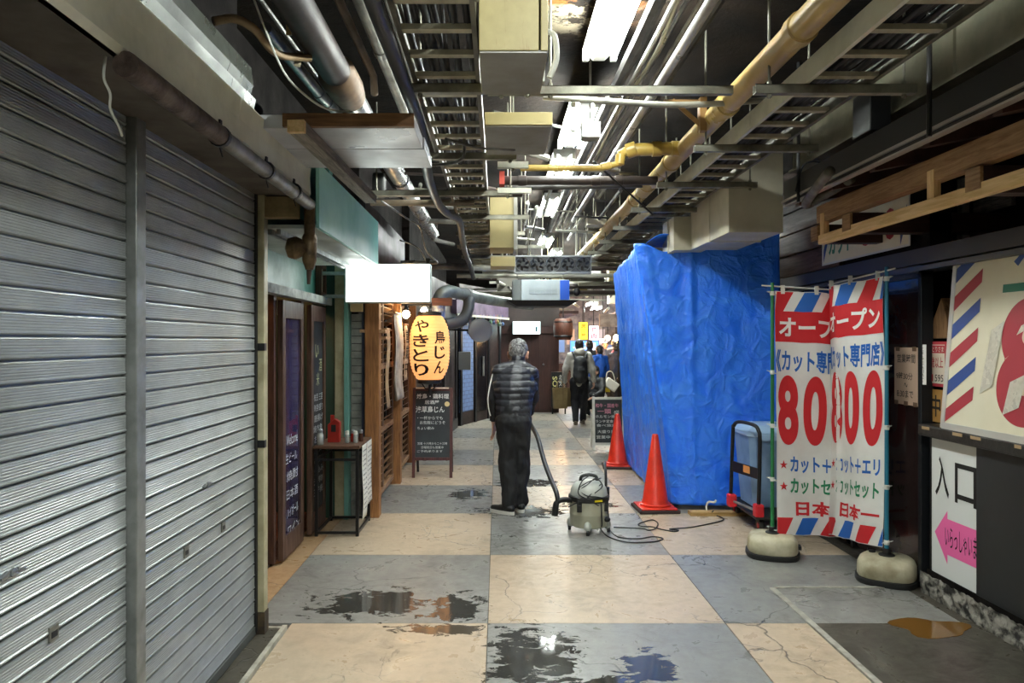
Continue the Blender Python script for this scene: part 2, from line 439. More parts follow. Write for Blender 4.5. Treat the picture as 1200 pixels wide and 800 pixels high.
def shutter(y0, y1, label, marks):
    t = thing('roller_shutter', label, 'shutter', (-1.335, y0, .02))
    me = slat_mesh(y1-y0); me.materials.append(SHUT)
    for k in range(35):
        o = bpy.data.objects.new('slat', me); C.objects.link(o); o.parent = t; o.location = (R.uniform(-.0015, .0015), 0, .03+k*PITCH)
    obj('bottom_bar', MB().box(-.012, .02, 0, y1-y0, -.015, .032), mat('shutter_bar', '5d605c', .45, .5), t, bev=.004)
    for kind, yy, zz in marks:
        yy -= y0; zz -= .02
        if kind == 'latch':
            m = MB(); m.lathe([(.005, .014), (.013, .02), (.013, .026), (.003, .028)], (0, yy, zz), 14, 'X')
            m.bar((.018, yy-.05, zz-.006), (.018, yy-.018, zz+.004), .014, .008); m.bar((.018, yy+.018, zz+.004), (.018, yy+.05, zz-.006), .014, .008)
            obj('latch', m, GALV, t)
        else:
            m = MB(); m.box(.013, .019, yy-.022, yy+.022, zz-.022, zz+.022)
            f = obj('slot_plate', m, mat('slot_metal', '7c7c74', .4, .6), t)
            obj('slot_opening', MB().box(.0185, .0205, yy-.014, yy+.014, zz-.012, zz+.006), BLACK, f)
shutter(-4.3, -.02, 'closed grey steel roller shutter behind the viewpoint', [])
shutter(.02, 2.61, 'closed grey slatted roller shutter nearest the viewer, left of the post', [('latch', 1.99, .975), ('slot', 2.18, .735)])
shutter(2.69, 4.0, 'closed grey slatted roller shutter between the grey and the cream posts', [('latch', 3.33, .953), ('slot', 3.11, .71), ('slot', 3.53, .71)])
def post(x0, x1, y0, y1, z1, m, name, label, cut=None):
    mb = MB(); mb.box(x0, x1, y0, y1, 0, z1); o = obj(name, mb, m, bev=.004); return tag(o, label, 'post')
post(-1.36, -1.285, 2.615, 2.685, 2.42, mat('post_grey', '8b8d8a', .4, .5, '6b6d6a', 7), 'shutter_post', 'grey steel post dividing the two near roller shutters')
t = thing('shutter_post', 'tall cream post at the far end of the shutters, rusted at its foot', 'post', (-1.33, 4.0, 0))
obj('shaft', MB().box(-.03, .055, .01, .075, .12, 2.42), mat('post_cream', 'b5ae8e', .45, .2, '8f8868', 6), t, bev=.004)
obj('foot', MB().box(-.032, .058, .008, .077, 0, .12), mat('post_rust', '2e241a', .8, col2='5a4a30', scale=12), t)
obj('seal', MB().box(-.045, .02, -.012, .01, .02, 2.42), BLACK, t)
for z in (1.02, 1.55): obj('hinge', MB().box(-.02, .059, .005, .04, z, z+.04), BLKM, t)
post(-1.36, -1.285, -.03, .02, 2.42, mat('post_grey'), 'shutter_post', 'grey steel post nearest the viewpoint, outside the view')

# header above the shutters
t = thing('shutter_header', 'boxed steel header with cream fascia running above the shutters', 'header', (0, 0, 0))
obj('soffit', MB().box(-1.41, -1.06, -4.3, 4.1, 2.40, 2.425), mat('soffit_brown', '5a5148', .75, col2='3c352e', scale=4), t)
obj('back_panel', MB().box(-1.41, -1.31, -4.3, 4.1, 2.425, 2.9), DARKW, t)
CRF = mat('fascia_cream', 'f0efdc', .4, .05, 'c4c4b0', 2.2, .1, 20)
def fascia_poly(z0, z1, x): return [(x, z0), (x+.018, z0+.02), (x+.012, (z0+z1)/2), (x+.02, z1-.02), (x, z1), (x-.02, z1), (x-.02, z0)]
for y0, y1 in ((-4.3, 0.5), (.503, 2.98), (2.983, 4.1)):
    obj('fascia_panel', MB().prism(fascia_poly(2.4, 2.61, -1.06), y0, y1), CRF, t)
for y0, y1 in ((-4.3, 1.0), (1.003, 2.94), (2.943, 3.22)):
    obj('upper_panel', MB().prism([(-1.07, 2.61), (-1.06, 2.66), (-1.085, 2.68), (-1.07, 2.72), (-1.08, 2.8), (-1.2, 2.84), (-1.2, 2.61)], y0, y1), mat('panel_metal', '4c4f47', .35, .5, '2c2e29', 3), t)
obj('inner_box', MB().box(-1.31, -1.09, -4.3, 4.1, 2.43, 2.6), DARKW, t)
# rusty drain pipe
t = thing('drain_pipe', 'rust stained drain pipe hung under the cream shutter fascia', 'pipe', (0, 0, 0))
m = MB(); m.tube([(-1.04, 2.05, 2.375), (-1.04, 2.76, 2.37)], .037, 14); obj('rusted_length', m, mat('rust_pipe', '6a5a50', .6, .2, '33241c', 9, .4, 40), t, smooth='auto')
m = MB(); m.tube([(-1.04, 2.74, 2.37), (-1.04, 4.06, 2.358)], .033, 14); obj('grey_length', m, mat('grey_pipe', '8b8984', .4, .3, '5b5751', 7, .1), t, smooth='auto')
for y in (2.75, 3.3, 3.75):
    m = MB(); m.lathe([(.03, -.012), (.041, -.012), (.041, .012), (.03, .012)], (-1.04, y, 2.368), 14, 'Y', False); m.box(-1.045, -1.035, y-.01, y+.01, 2.4, 2.43); m.bar((-1.04, y, 2.325), (-1.03, y, 2.29), .006, .004)
    obj('clip', m, BLKM, t)
m = MB(); m.tube(curve_pts([(-1.1, 2.06, 2.4), (-1.105, 2.06, 2.34), (-1.095, 2.075, 2.3), (-1.1, 2.085, 2.26), (-1.09, 2.11, 2.22), (-1.095, 2.14, 2.2)]), .004, 6)
tag(obj('dangling_wire', m, WHITEP, smooth=True), 'short white wire dangling below the rusty end of the drain pipe', 'wire')
# outlet assembly at the end of the shutters
t = thing('drain_outlet', 'rusty vertical drain with round brass trap hanging at the shutter corner', 'drain', (0, 0, 0))
RB = mat('rust_brass', '6f5b3e', .5, .4, '3a2c1c', 14, .3)
m = MB(); m.tube([(-1.05, 4.1, 2.38), (-1.05, 4.1, 2.08)], .03, 12); m.lathe([(.022, 2.0), (.04, 2.05), (.042, 2.18), (.033, 2.2)], (-1.05, 4.1, 0), 14); obj('down_pipe', m, RB, t, smooth='auto')
m = MB(); m.tube([(-1.05, 4.1, 2.08), (-1.055, 4.1, 1.92)], [.02, .009], 10); obj('tip', m, mat('rust_dark', '3b2a20', .7), t)
m = MB(); m.lathe([(.01, -.07), (.055, -.05), (.065, -.01), (.05, .02), (.02, .05)], (-1.11, 4.08, 2.12), 16, 'X'); obj('trap', m, RB, t, smooth='auto')
m = MB(); m.box(-1.31, -1.1, 4.02, 4.09, 2.28, 2.395); tag(obj('junction_box', m, mat('tan_box', '8f7d57', .6, col2='6e5e40', scale=8), bev=.004), 'tan junction box fixed beneath the end of the shutter soffit', 'box')

# ---------------------------------------------------------------- teal shop front
t = thing('shop_awning', 'teal painted box awning over the wooden sliding doors', 'awning', (0, 0, 0))
obj('fascia', MB().box(-1.02, -1.0, 4.12, 6.15, 2.24, 2.6), mat('awning_teal', 'a0e0dc', .4, col2='84ccc6', scale=2.5, bump=.15, bscale=4), t)
obj('end_panel', MB().box(-1.58, -1.02, 6.13, 6.15, 2.26, 2.6), mat('awning_teal'), t)
obj('top_panel', MB().box(-1.58, -1.02, 4.12, 6.13, 2.585, 2.6), mat('awning_teal'), t)
obj('soffit', MB().box(-1.58, -1.02, 4.12, 6.13, 2.235, 2.255), mat('soffit_white', 'a9b3ad', .45, col2='8d968f', scale=3), t)
m = MB()
for dx in (0, .05): m.box(-1.3+dx, -1.275+dx, 4.15, 6.12, 2.205, 2.236)
obj('light_rail', m, GALV, t)
m = MB(); m.box(-1.58, -1.5, 4.05, 6.75, 1.925, 1.99)
tag(obj('door_header', m, mat('worn_white', 'aeb3ad', .6, col2='747a76', scale=9, bump=.2)), 'worn whitish header beam above the sliding doors', 'beam')
DW = wood('door_wood', '5a3b2b', '35211a', .5, 2); DW2 = wood('door_wood_red', '614636', '3b281f', .5, 2)
INK = mat('white_marker', 'c9cfd0', .7); INKY = mat('yellow_chalk', 'b9bb8d', .8)
def sliding_door(y0, y1, x, label, glass, handle=False):
    t = thing('sliding_door', label, 'door', (x, y0, .02)); L = y1-y0; H = 1.88; f = .07
    for a in (0, L-f): obj('stile', MB().box(-.02, .02, a, a+f, 0, H), DW2, t, bev=.003)
    obj('top_rail', MB().box(-.02, .02, f, L-f, H-.13, H), DW2, t, bev=.003)
    obj('bottom_rail', MB().box(-.02, .02, f, L-f, 0, .16), DW2, t, bev=.003)
    g = obj('glass_pane', MB().box(-.006, .006, f, L-f, .16, H-.13), glass, t)
    return t, g
PURP = mat('purple_film_glass', '3a3358', .15, col2='15131d', scale=1.5, coat=.4)
DGL = mat('dark_glass', '15161a', .12, spec=.6)
t, g = sliding_door(5.27, 5.83, -1.56, 'dark wooden sliding door with purple glass covered in white writing', PURP)
wr = MB()
for k, tx in enumerate(('Welcome', '生ビール', '焼酎', '日本酒', 'ハイボール', 'ワイン', '梅酒')):
    text_into(wr, tx, R.uniform(-.03, .03), .25-k*.135, .3, .075)
obj('writing', on_plane(wr, (-1.552, 5.55, .62), (0,1,0), (0,0,1)), INK); o = bpy.data.objects['writing']; o.parent = g; o.location = (1.56, -5.27, -.02)
t2, g2 = sliding_door(6.0, 6.5, -1.54, 'narrow wooden panel door bearing a black menu board of chalk lines', mat('chalkboard', '1d2022', .7, col2='2a2d2f', scale=5))
wr = MB()
for k, tx in enumerate(('い', '酒', '米')): text_into(wr, tx, (-.05, .07, -.02)[k], 1.52-k*.12-.75, .1, .11)
o = obj('chalk_heading', on_plane(wr, (-1.528, 6.25, .75), (0,1,0), (0,0,1)), INKY, g2); o.location = (1.54, -6.0, -.02)
wr = MB()
for k, tx in enumerate(('枝豆 三百', '刺身盛り', '唐揚げ', '焼き魚', 'おでん', '冷奴', '串焼き', '煮込み', '漬物', '玉子焼')):
    text_into(wr, tx, R.uniform(-.02, .02), .38-k*.088, .3, .06)
o = obj('chalk_lines', on_plane(wr, (-1.528, 6.25, .75), (0,1,0), (0,0,1)), INK, g2); o.location = (1.54, -6.0, -.02)
t3, g3 = sliding_door(5.72, 6.05, -1.62, 'dark inner sliding door behind the purple one', DGL)
for y0, y1 in ((5.93, 6.02), (5.2, 5.26), (4.08, 4.16)):
    tag(obj('door_jamb', MB().box(-1.68, -1.585, y0, y1, .02, 1.93), DW), {5.93: 'dark wooden jamb between the purple door and the menu panel', 5.2: 'dark wooden jamb beside the open doorway', 4.08: 'dark wooden jamb hidden behind the cream shutter post'}[y0], 'post')
m = MB(); m.box(-1.585, -1.56, 5.28, 5.82, 1.79, 1.9)
for k in range(2): m.box(-1.56, -1.552, 5.28, 5.82, 1.8+k*.05, 1.835+k*.05)
tag(obj('vent_board', m, WHITEP), 'white slatted board above the purple sliding door', 'board')
# dim interior of the open doorway
t = thing('shop_counter', 'dim brown wooden counter inside the open doorway', 'counter', (0, 0, 0))
obj('body', MB().box(-2.9, -2.1, 6.2, 6.7, .03, .85), DW, t); obj('top', MB().box(-2.92, -2.05, 6.15, 6.72, .85, .9), DW2, t)
t = thing('ceiling_lamp', 'warm round lamp lighting the shop inside the doorway', 'lamp', (-2.3, 5.0, 2.4))
m = MB(); m.ell((0, 0, 0), (.09, .09, .09)); lm = N('warm_globe'); lm.p('Emission Color', lin('ffb070')); lm.p('Emission Strength', 40); obj('globe', m, lm.m, t, smooth=True)
m = MB(); m.tube([(0, 0, .08), (0, 0, 1.1)], .006, 6); obj('flex', m, BLACK, t)
t = thing('wall_vent', 'small wooden framed vent high on the teal wall', 'vent', (-1.575, 6.35, 2.0))
m = MB(); m.box(0, .05, 0, .03, 0, .27); m.box(0, .05, .17, .2, 0, .27); m.box(0, .05, .03, .17, 0, .03); m.box(0, .05, .03, .17, .24, .27); obj('frame', m, DW, t)
obj('panel', MB().box(0, .02, .03, .17, .03, .24), mat('vent_cream', 'c9c2b0', .6), t)
obj('slot', MB().box(.019, .024, .085, .115, .05, .22), mat('slot_red', '6b2f28', .6), t)
# return wall facing the viewer
tag(obj('corner_post', MB().box(-1.47, -1.385, 6.62, 6.76, 0, 2.3), mat('post_cream'), bev=.004), 'cream upright beside the dark teal corner of the doorway', 'post')
tag(obj('corner_post', MB().box(-1.56, -1.47, 6.66, 6.76, 0, 2.3), DTEAL), 'dark teal upright between the menu panel and the cream post', 'post')
tag(obj('corner_post', MB().box(-1.38, -1.345, 6.6, 6.76, 0, 2.3), mat('teal_strip', '6fa79c', .45)), 'thin pale teal upright right of the cream post', 'post')
t = thing('side_shutter', 'narrow grey slatted shutter between teal upright and timber post', 'shutter', (0, 6.7, 0))
for k in range(27):
    obj('slat', MB().box(-1.335, -1.235, -.012-.004*(k % 2), .02, .02+k*.068, .082+k*.068), mat('side_slat', '8a8a84', .5, .2, '62625e', 6), t)
obj('edge_board', MB().box(-1.235, -1.215, -.03, .03, 0, 1.95), mat('blue_black', '1c2233', .5), t)
tag(obj('meter_box', MB().box(-1.33, -1.22, 6.62, 6.7, 1.87, 1.97), mat('tan_light', 'cbb282', .6), bev=.003), 'small tan box on top of the narrow slatted shutter', 'box')
# ---------------------------------------------------------------- lattice wall of the grill bar
TIM = wood('timber', 'a5713f', '714826', .6, 2, 4); TIM2 = wood('timber_slat', 'ad865f', '785539', .6, 1, 4); TIMD = wood('timber_dark', '7c5739', '533822', .65, 2, 4)
for (x, y, wd, h, lab) in ((-1.14, 6.72, .13, 2.25, 'thick brown timber post beside the narrow grey shutter'), (-1.15, 8.3, .12, 2.2, 'second timber post, between the two slatted lattice bays'), (-1.14, 9.75, .12, 2.2, 'third timber post, behind the chalkboard easel')):
    tag(obj('timber_post', MB().box(x-wd/2, x+wd/2, y-wd/2, y+wd/2, 0, h), TIM, bev=.006), lab, 'post')
def lattice(y0, y1, lab):
    t = thing('slatted_screen', lab, 'screen', (-1.2, y0, 0)); L = y1-y0
    for a in (0, L*.5-.04, L-.07): obj('stile', MB().box(-.03, .03, a, a+.08, .06, 2.05), TIMD, t, bev=.003)
    for z in (.06, .68, 1.32, 2.0): obj('rail', MB().box(-.035, .036, 0, L, z, z+.06), TIM2, t, bev=.003)
    me = mesh_of(MB().prism([(-.035, -.012), (.03, .02), (.035, .03), (-.03, -.002)], .02, L-.02), 'slat'); me.materials.append(TIM2)
    for k in range(24):
        z = .16+k*.077
        o = bpy.data.objects.new('slat', me); C.objects.link(o); o.parent = t; o.location = (-.005, 0, z)
    obj('back_board', MB().box(-.1, -.085, 0, L, 0, 2.1), mat('screen_back', '241a14', .8), t)
lattice(6.8, 8.23, 'nearer slatted wooden screen with horizontal louvre slats')
lattice(8.37, 9.68, 'farther slatted wooden screen running behind the chalkboard easel')
tag(obj('shelf_roof', MB().box(-1.25, -1.02, 6.66, 6.9, 1.68, 1.71).box(-1.2, -1.05, 6.9, 7.15, 1.62, 1.65), wood('pale_wood', 'c8a079', '9b7350', .6, 1)), 'little pale wooden ledge on the first timber post', 'ledge')
INKB = mat('ink_black', '17130f', .8)
def cloth_strip(name, lab, cat, x, y0, y1, z0, z1, m, amp=.02, waves=3, text=None, group=None):
    t = thing(name, lab, cat, (x, y0, 0))
    def S(u, v, o=0):     # u along the strip, v upwards, metres
        return (amp*math.sin(u/(y1-y0)*waves*6.28+v*2)*(1.2-v/2.2)+.01*math.sin(v*9)+o, u, v)
    n = MB(); n.grid(lambda a, b: S(a*(y1-y0), z0+(z1-z0)*b), 14, 16); c = obj('cloth', n, m, t, smooth=True)
    k = c.modifiers.new('t', 'SOLIDIFY'); k.thickness = .003
    m2 = MB(); m2.tube([(0, -.03, z1), (0, y1-y0+.03, z1)], .01, 8); m2.bar((0, .0, z1), (-1.165-x, 0, z1), .015, .015); m2.bar((0, y1-y0, z1), (-1.165-x, y1-y0, z1), .015, .015); obj('rod', m2, TIM2, t)
    if text:
        b = MB(); vtext_into(b, text, (y1-y0)/2, (z0+z1)/2, (y1-y0)*.55, (z1-z0)*.85, .01)
        obj('writing', on_surf(b, S, .006), INKB, c)
cloth_strip('wooden_sign', 'narrow pale plank sign hanging beside the first timber post', 'sign', -1.06, 7.0, 7.2, .95, 1.72, wood('sign_plank', 'b99c78', '8c6f50', .6, 2), .004, 1)
cloth_strip('shop_curtain', 'long whitish shop curtain hanging beside the second timber post', 'curtain', -1.06, 7.62, 8.15, .98, 1.9, mat('curtain_cloth', 'c2b6a4', .9, col2='94867a', scale=5), .03, 3)
cloth_strip('cloth_sign', 'pale vertical cloth sign with black characters behind the curtain', 'sign', -1.07, 8.45, 8.75, 1.15, 1.8, mat('sign_cloth', 'b3a692', .9), .01, 1, '営業中')

# ---------------------------------------------------------------- outdoor table
t = thing('side_table', 'small black framed table with wooden top before the menu panel', 'table', (-1.5, 6.02, 0))
for x in (0, .335):
    for y in (0, .53): obj('leg', MB().box(x, x+.025, y, y+.025, 0, .72), BLKM, t)
for z in (.02, .62):
    for a in ((.025, .335, 0, .02), (.025, .335, .535, .555), (0, .02, .025, .53), (.34, .36, .025, .53)):
        obj('cross_bar', MB().box(a[0], a[1], a[2], a[3], z, z+.02), BLKM, t)
obj('tabletop', MB().box(-.01, .37, -.01, .565, .72, .745), wood('table_wood', '6b4a35', '3f2a1d', .5, 0), t, bev=.003)
t = thing('paper_menu', 'two white paper menus hung on the right side of the table', 'menu', (-1.125, 6.02, 0))
for k, (y0, y1, zb) in enumerate(((.06, .26, .12), (.29, .52, .2))):
    n = MB(); n.grid(lambda a, b: (.004+.012*math.sin(b*5+k*2)*(1-b)*(1 if k == 0 else .4), y0+(y1-y0)*a, zb+(.735-zb)*b), 4, 14); s = obj('sheet', n, PAPER, t, smooth=True)
    s.modifiers.new('t', 'SOLIDIFY').thickness = .002
    b = MB()
    for r in range(13):
        for q in range(3): b.box(.02+y0+q*(y1-y0-.04)/3, .02+y0+q*(y1-y0-.04)/3+R.uniform(.02, .05), r*.04+.2, r*.04+.212, 0, .0005)
    b.v = [(.009+v[2]+.012*math.sin((v[1]-zb)/(.735-zb)*5+k*2)*(1-(v[1]-zb)/(.735-zb))*(1 if k == 0 else .4), v[0], v[1]) for v in b.v]
    obj('print_lines', b, mat('grey_ink', '8a8a88', .8), s)
t = thing('menu_stand', 'red menu stand on the small black table', 'stand', (-1.44, 6.22, .745))
RED = mat('red_plastic', 'b32a1c', .4, col2='8f2016', scale=6)
m = MB(); m.prism([(0, 0), (.1, 0), (.1, .17), (.06, .2), (0, .15)], 0, .06); obj('body', m, RED, t, bev=.003)
obj('slot', MB().box(.03, .07, -.002, .002, .09, .15), BLACK, t)
obj('card', MB().box(.02, .05, .02, .03, .15, .23), RED, t)
GLJ = mat('jar_glass', 'b9bdb8', .15, col2='7d8078', scale=9, coat=.3)
t = thing('seasoning_jar', 'glass seasoning jar with steel lid left of the red stand', 'jar', (-1.47, 6.08, .745))
m = MB(); m.lathe([(.025, 0), (.03, .01), (.03, .08), (.022, .1)], n=14); obj('glass', m, GLJ, t, smooth='auto')
m = MB(); m.lathe([(.024, .1), (.024, .12), (.016, .13)], n=14); obj('lid', m, GALV, t)
pl = [(-1.27, 6.2, 'leftmost'), (-1.235, 6.27, 'second'), (-1.2, 6.2, 'third'), (-1.17, 6.29, 'rightmost')]
j0 = None
for k, (x, y, nm) in enumerate(pl):
    t = thing('spice_shaker', '%s of four small shakers clustered on the black table' % nm, 'shaker', (x, y, .745), 0, 'shakers on the black table')
    m = MB(); m.lathe([(.017, 0), (.02, .01), (.018, .07)], n=12); obj('body', m, (GLJ, RED, GLJ, mat('brown_sauce', '4a2a1c', .2))[k], t, smooth='auto')
    m = MB(); m.lathe([(.018, .07), (.018, .095), (.01, .103)], n=12); obj('cap', m, WHITEP if k % 2 == 0 else GALV, t)

# ---------------------------------------------------------------- lit box sign, lantern, spot lamps
t = thing('lit_sign', 'glowing white box sign jutting out over the timber post', 'sign', (-1.3, 6.35, 1.945))
obj('casing', MB().box(-.02, .72, 0, .14, -.01, .33), mat('sign_case', '9fa8a2', .4, .3), t, bev=.012)
sm = N('sign_glow'); sm.p('Base Color', (.9, .95, .9)); sm.p('Emission Color', lin('f4fff8')); sm.p('Emission Strength', 2.2)
f = obj('face', MB().box(-.01, .71, -.008, .0, 0, .32), sm.m, t)
b = MB(); text_into(b, 'V', .1, .24, .06, .07, 0); text_into(b, 'e', .17, .23, .04, .05, 0); text_into(b, 'ar', .65, .1, .07, .06, 0)
em = N('faded_print'); em.p('Base Color', lin('c9c290')); em.p('Emission Color', lin('ded9ae')); em.p('Emission Strength', .55)
obj('faded_print', on_plane(b, (0, -.008, 0), (1,0,0), (0,0,1), .002), em.m, f)
m = MB(); m.bar((-.25, .07, .25), (-.02, .07, .25), .03, .03); m.bar((-.25, .07, .05), (-.02, .07, .05), .03, .03); obj('bracket', m, GALV, t)

LX, LY, LZ = X(503.5, 8.35), 8.35, 1.53; LXP = -1.1-LX
t = thing('paper_lantern', 'large glowing orange paper lantern with black brush writing', 'lantern', (LX, LY, LZ))
ln = N('lantern_paper'); co = ln.co('Object'); sep = ln.n('SeparateXYZ', i0=co).outputs[2]
ln.p('Base Color', lin('e8a85e')); ln.p('Emission Color', ln.mix(ln.ramp(ln.noise(co, 3), .35, .65), lin('f19a5e'), lin('f5b070'))); ln.p('Emission Strength', .34); ln.p('Roughness', .8)
def lr(z):
    q = max(-1, min(1, z/.37)); return .225*(1-abs(q)**3.2*.42)
m = MB(); pr = []
for i in range(61):
    z = -.36+.72*i/60; pr.append((lr(z)+.004*(1 if i % 3 else -1), z))
m.lathe(pr, n=40); lo = obj('paper_shade', m, ln.m, t, smooth=True)
m = MB(); m.lathe([(.12, .36), (.135, .37), (.135, .4), (.1, .41)], n=24); m.tube([(0, 0, .4), (0, 0, .5)], .006, 6); m.bar((LXP, -.02, .49), (.03, -.02, .49), .03, .03); obj('top_cap', m, BLACK, t)
m = MB(); m.lathe([(.1, -.41), (.135, -.4), (.135, -.37), (.12, -.36)], n=24); m.tube(curve_pts([(-.09, 0, -.4), (-.04, 0, -.47), (.04, 0, -.47), (.09, 0, -.4)]), .008, 6); m.tube([(0, 0, -.42), (0, 0, -.53)], [.012, .02], 8); obj('bottom_cap', m, BLACK, t)
b = MB(); vtext_into(b, 'やきとり', -.085, .0, .19, .65, .022)
b2 = MB(); vtext_into(b2, '鳥じん', .135, -.05, .13, .5, .02); b.add(b2.v, b2.f)
def SL(u, v, o):
    r = lr(v)+.006+o; a = u/.215; return (r*math.sin(a), -r*math.cos(a), v)
obj('brush_writing', on_surf(b, SL, .002, .03), mat('lantern_ink', '1a0d06', .9), lo)
sl = N('spot_bulb'); sl.p('Emission Color', lin('ffd9a0')); sl.p('Emission Strength', 45)
for k, (px, py, Y) in enumerate(((476, 368, 8.0), (497, 364, 8.6))):
    c = V(px, py, Y); t = thing('spot_lamp', ('left', 'right')[k]+' of two warm bare spot bulbs glowing above the lantern', 'lamp', c)
    m = MB(); m.ell((0, 0, 0), (.04, .04, .045), 14, 10); obj('bulb', m, sl.m, t, smooth=True)
    m = MB(); m.tube([(0, .0, .03), (0, .03, .09)], [.03, .022], 12); m.tube([(0, .03, .09), (-.02, .05, .22), (-.02, .05, .5)], .01, 8); obj('socket', m, BLACK, t)
tag(obj('roof_beam', MB().bar((-1.3, 8.9, 2.08), (-.55, 8.9, 2.08), .1, .09), wood('red_beam', '5a2f26', '331b17', .6, 0)), 'reddish wooden beam across the top of the grill bar', 'beam')

# ---------------------------------------------------------------- chalkboard easels
BRD = mat('chalkboard_face', '23282b', .6, col2='343b3e', scale=2.5)
CHALK = mat('chalk_white', 'd9dcd8', .9); CHALKP = mat('chalk_pink', 'd28a9c', .9)
def easel(name, lab, loc, wd, H, leg, frame_m, lines, top_lines=(), tilt=.09, depth=.4):
    t = thing(name, lab, 'sign', loc)
    y_at = lambda z: tilt*z
    f = .035
    for s in (-1, 1):
        obj('leg', MB().bar((s*(wd/2-f/2), 0, 0), (s*(wd/2-f/2), y_at(H), H), f, .03, (0, 1, 0)), frame_m, t)
        obj('rear_leg', MB().bar((s*(wd/2-f*.8), depth, 0), (s*(wd/2-f*.8), y_at(H)+.03, H), f*.8, .025, (0, 1, 0)), BLKM if frame_m is not WHITEP else frame_m, t)
    for z in (leg, H-f/2): obj('rail', MB().bar((-wd/2+f, y_at(z), z), (wd/2-f, y_at(z), z), .03, f), frame_m, t)
    z0, z1 = leg+f/2, H-f
    m = MB(); m.add([(-wd/2+f, y_at(z0)-.004, z0), (wd/2-f, y_at(z0)-.004, z0), (wd/2-f, y_at(z1)-.004, z1), (-wd/2+f, y_at(z1)-.004, z1),
        (-wd/2+f, y_at(z0)+.008, z0), (wd/2-f, y_at(z0)+.008, z0), (wd/2-f, y_at(z1)+.008, z1), (-wd/2+f, y_at(z1)+.008, z1)], [(0,1,2,3),(7,6,5,4),(0,4,5,1),(3,2,6,7),(0,3,7,4),(1,5,6,2)])
    bd = obj('board', m, BRD, t)
    up = Vector((0, tilt, 1)).normalized()
    for (tx, u, v, ww, hh, mm, bold) in lines:
        b = MB(); text_into(b, tx, u, v, ww, hh, bold); obj('chalk_writing', on_plane(b, (0, y_at(0)-.006, 0), (1,0,0), up, .003), mm, bd)
    return t, bd
RBF = wood('easel_wood', '5b3230', '3a1f1e', .45, 2)
L1 = [('焼鳥・鶏料理', 0, .955, .38, .06, CHALK, .012), ('居酒屋', -.01, .885, .17, .045, CHALK, .012), ('浅草鳥じん', -.03, .8, .34, .075, CHALK, .016),
      ('・一杯からでも', -.03, .7, .3, .04, CHALK, .0), ('お気軽にどうぞ', 0, .645, .3, .04, CHALK, 0), ('ちょい飲み', -.08, .58, .2, .035, CHALK, 0),
      ('営業 十六時から二十三時', 0, .4, .35, .03, CHALK, 0), ('日曜祝日も営業中', .0, .355, .26, .03, CHALK, 0), ('ご予約承ります', -.03, .31, .3, .028, CHALK, 0)]
e1, b1 = easel('chalkboard_easel', 'reddish framed black chalkboard easel below the paper lantern', (X(506.5, 8.62), 8.62, 0), .475, 1.05, .22, RBF, L1)
m = MB(); m.lathe([(.001, -.004), (.03, -.004), (.03, .0), (.001, .0)], (.17, .068, .86), 18, 'Y'); obj('bird_sticker', m, mat('sticker', 'd8c58a', .6), b1)
m = MB()
for k, c in enumerate((-.13, .02, .14)): m.box(c-.07, c+.05, .06, .09, 1.04, 1.056)
obj('chalk_tray', m, mat('tray_pale', 'c9b9a4', .5), e1)
L2 = [('和牛・国産牛', -.02, .66, .34, .06, CHALKP, .008), ('一頭', -.06, .575, .2, .07, CHALKP, .01), ('盛', .12, .56, .08, .06, CHALK, 0),
      ('ホルモン焼肉', -.02, .5, .34, .045, CHALK, 0), ('ランチ定食', -.06, .43, .26, .045, CHALK, 0), ('食べ放題', -.03, .37, .3, .04, CHALK, 0), ('営業中', -.08, .2, .2, .05, CHALK, .0), ('大盛り無料', 0, .28, .33, .045, CHALK, 0)]
easel('menu_easel', 'white framed black menu easel at the far edge of the blue tarp', (X(713.5, 10.75), 10.75, 0), .47, .78, .1, WHITEP, L2)

# ---------------------------------------------------------------- blue tarpaulin
tn = N('blue_tarp'); co = tn.co('Object')
a = tn.noise(co, 5, 5, .6, 1.); f1 = tn.noise(co, 22, 4, .6)
tn.p('Base Color', tn.mix(tn.ramp(a, .3, .7), lin('2070ff'), lin('3e8cff'))); tn.p('Roughness', tn.ramp(a, .3, .7, .3, .42)); tn.p('Specular IOR Level', .55)
vo = tn.n('TexVoronoi', {'feature': 'DISTANCE_TO_EDGE'}, Vector=tn.n('MixRGB', {'blend_type': 'ADD'}, Fac=.3, Color1=co, Color2=tn.n('TexNoise', Vector=co, Scale=2.5, Detail=3).outputs[1]).outputs[0], Scale=6.).outputs[0]
vh = tn.mul(tn.ramp(vo, 0, .12, 1, 0), tn.ramp(a, .35, .7))
tn.bump(tn.mul(tn.mul(vh, .35), tn.mul(a, 1.2), 'ADD'), .6, .03)
def S3(u, v, k): return mnoise.noise(Vector((u, v, k)))
def ridge(u, v, sc, k): return 1-abs(mnoise.noise(Vector((u*sc, v*sc, k))))*2
t = thing('blue_tarpaulin', 'big crumpled blue tarpaulin wrapped round the shop under renovation', 'tarpaulin', (0, 0, 0))
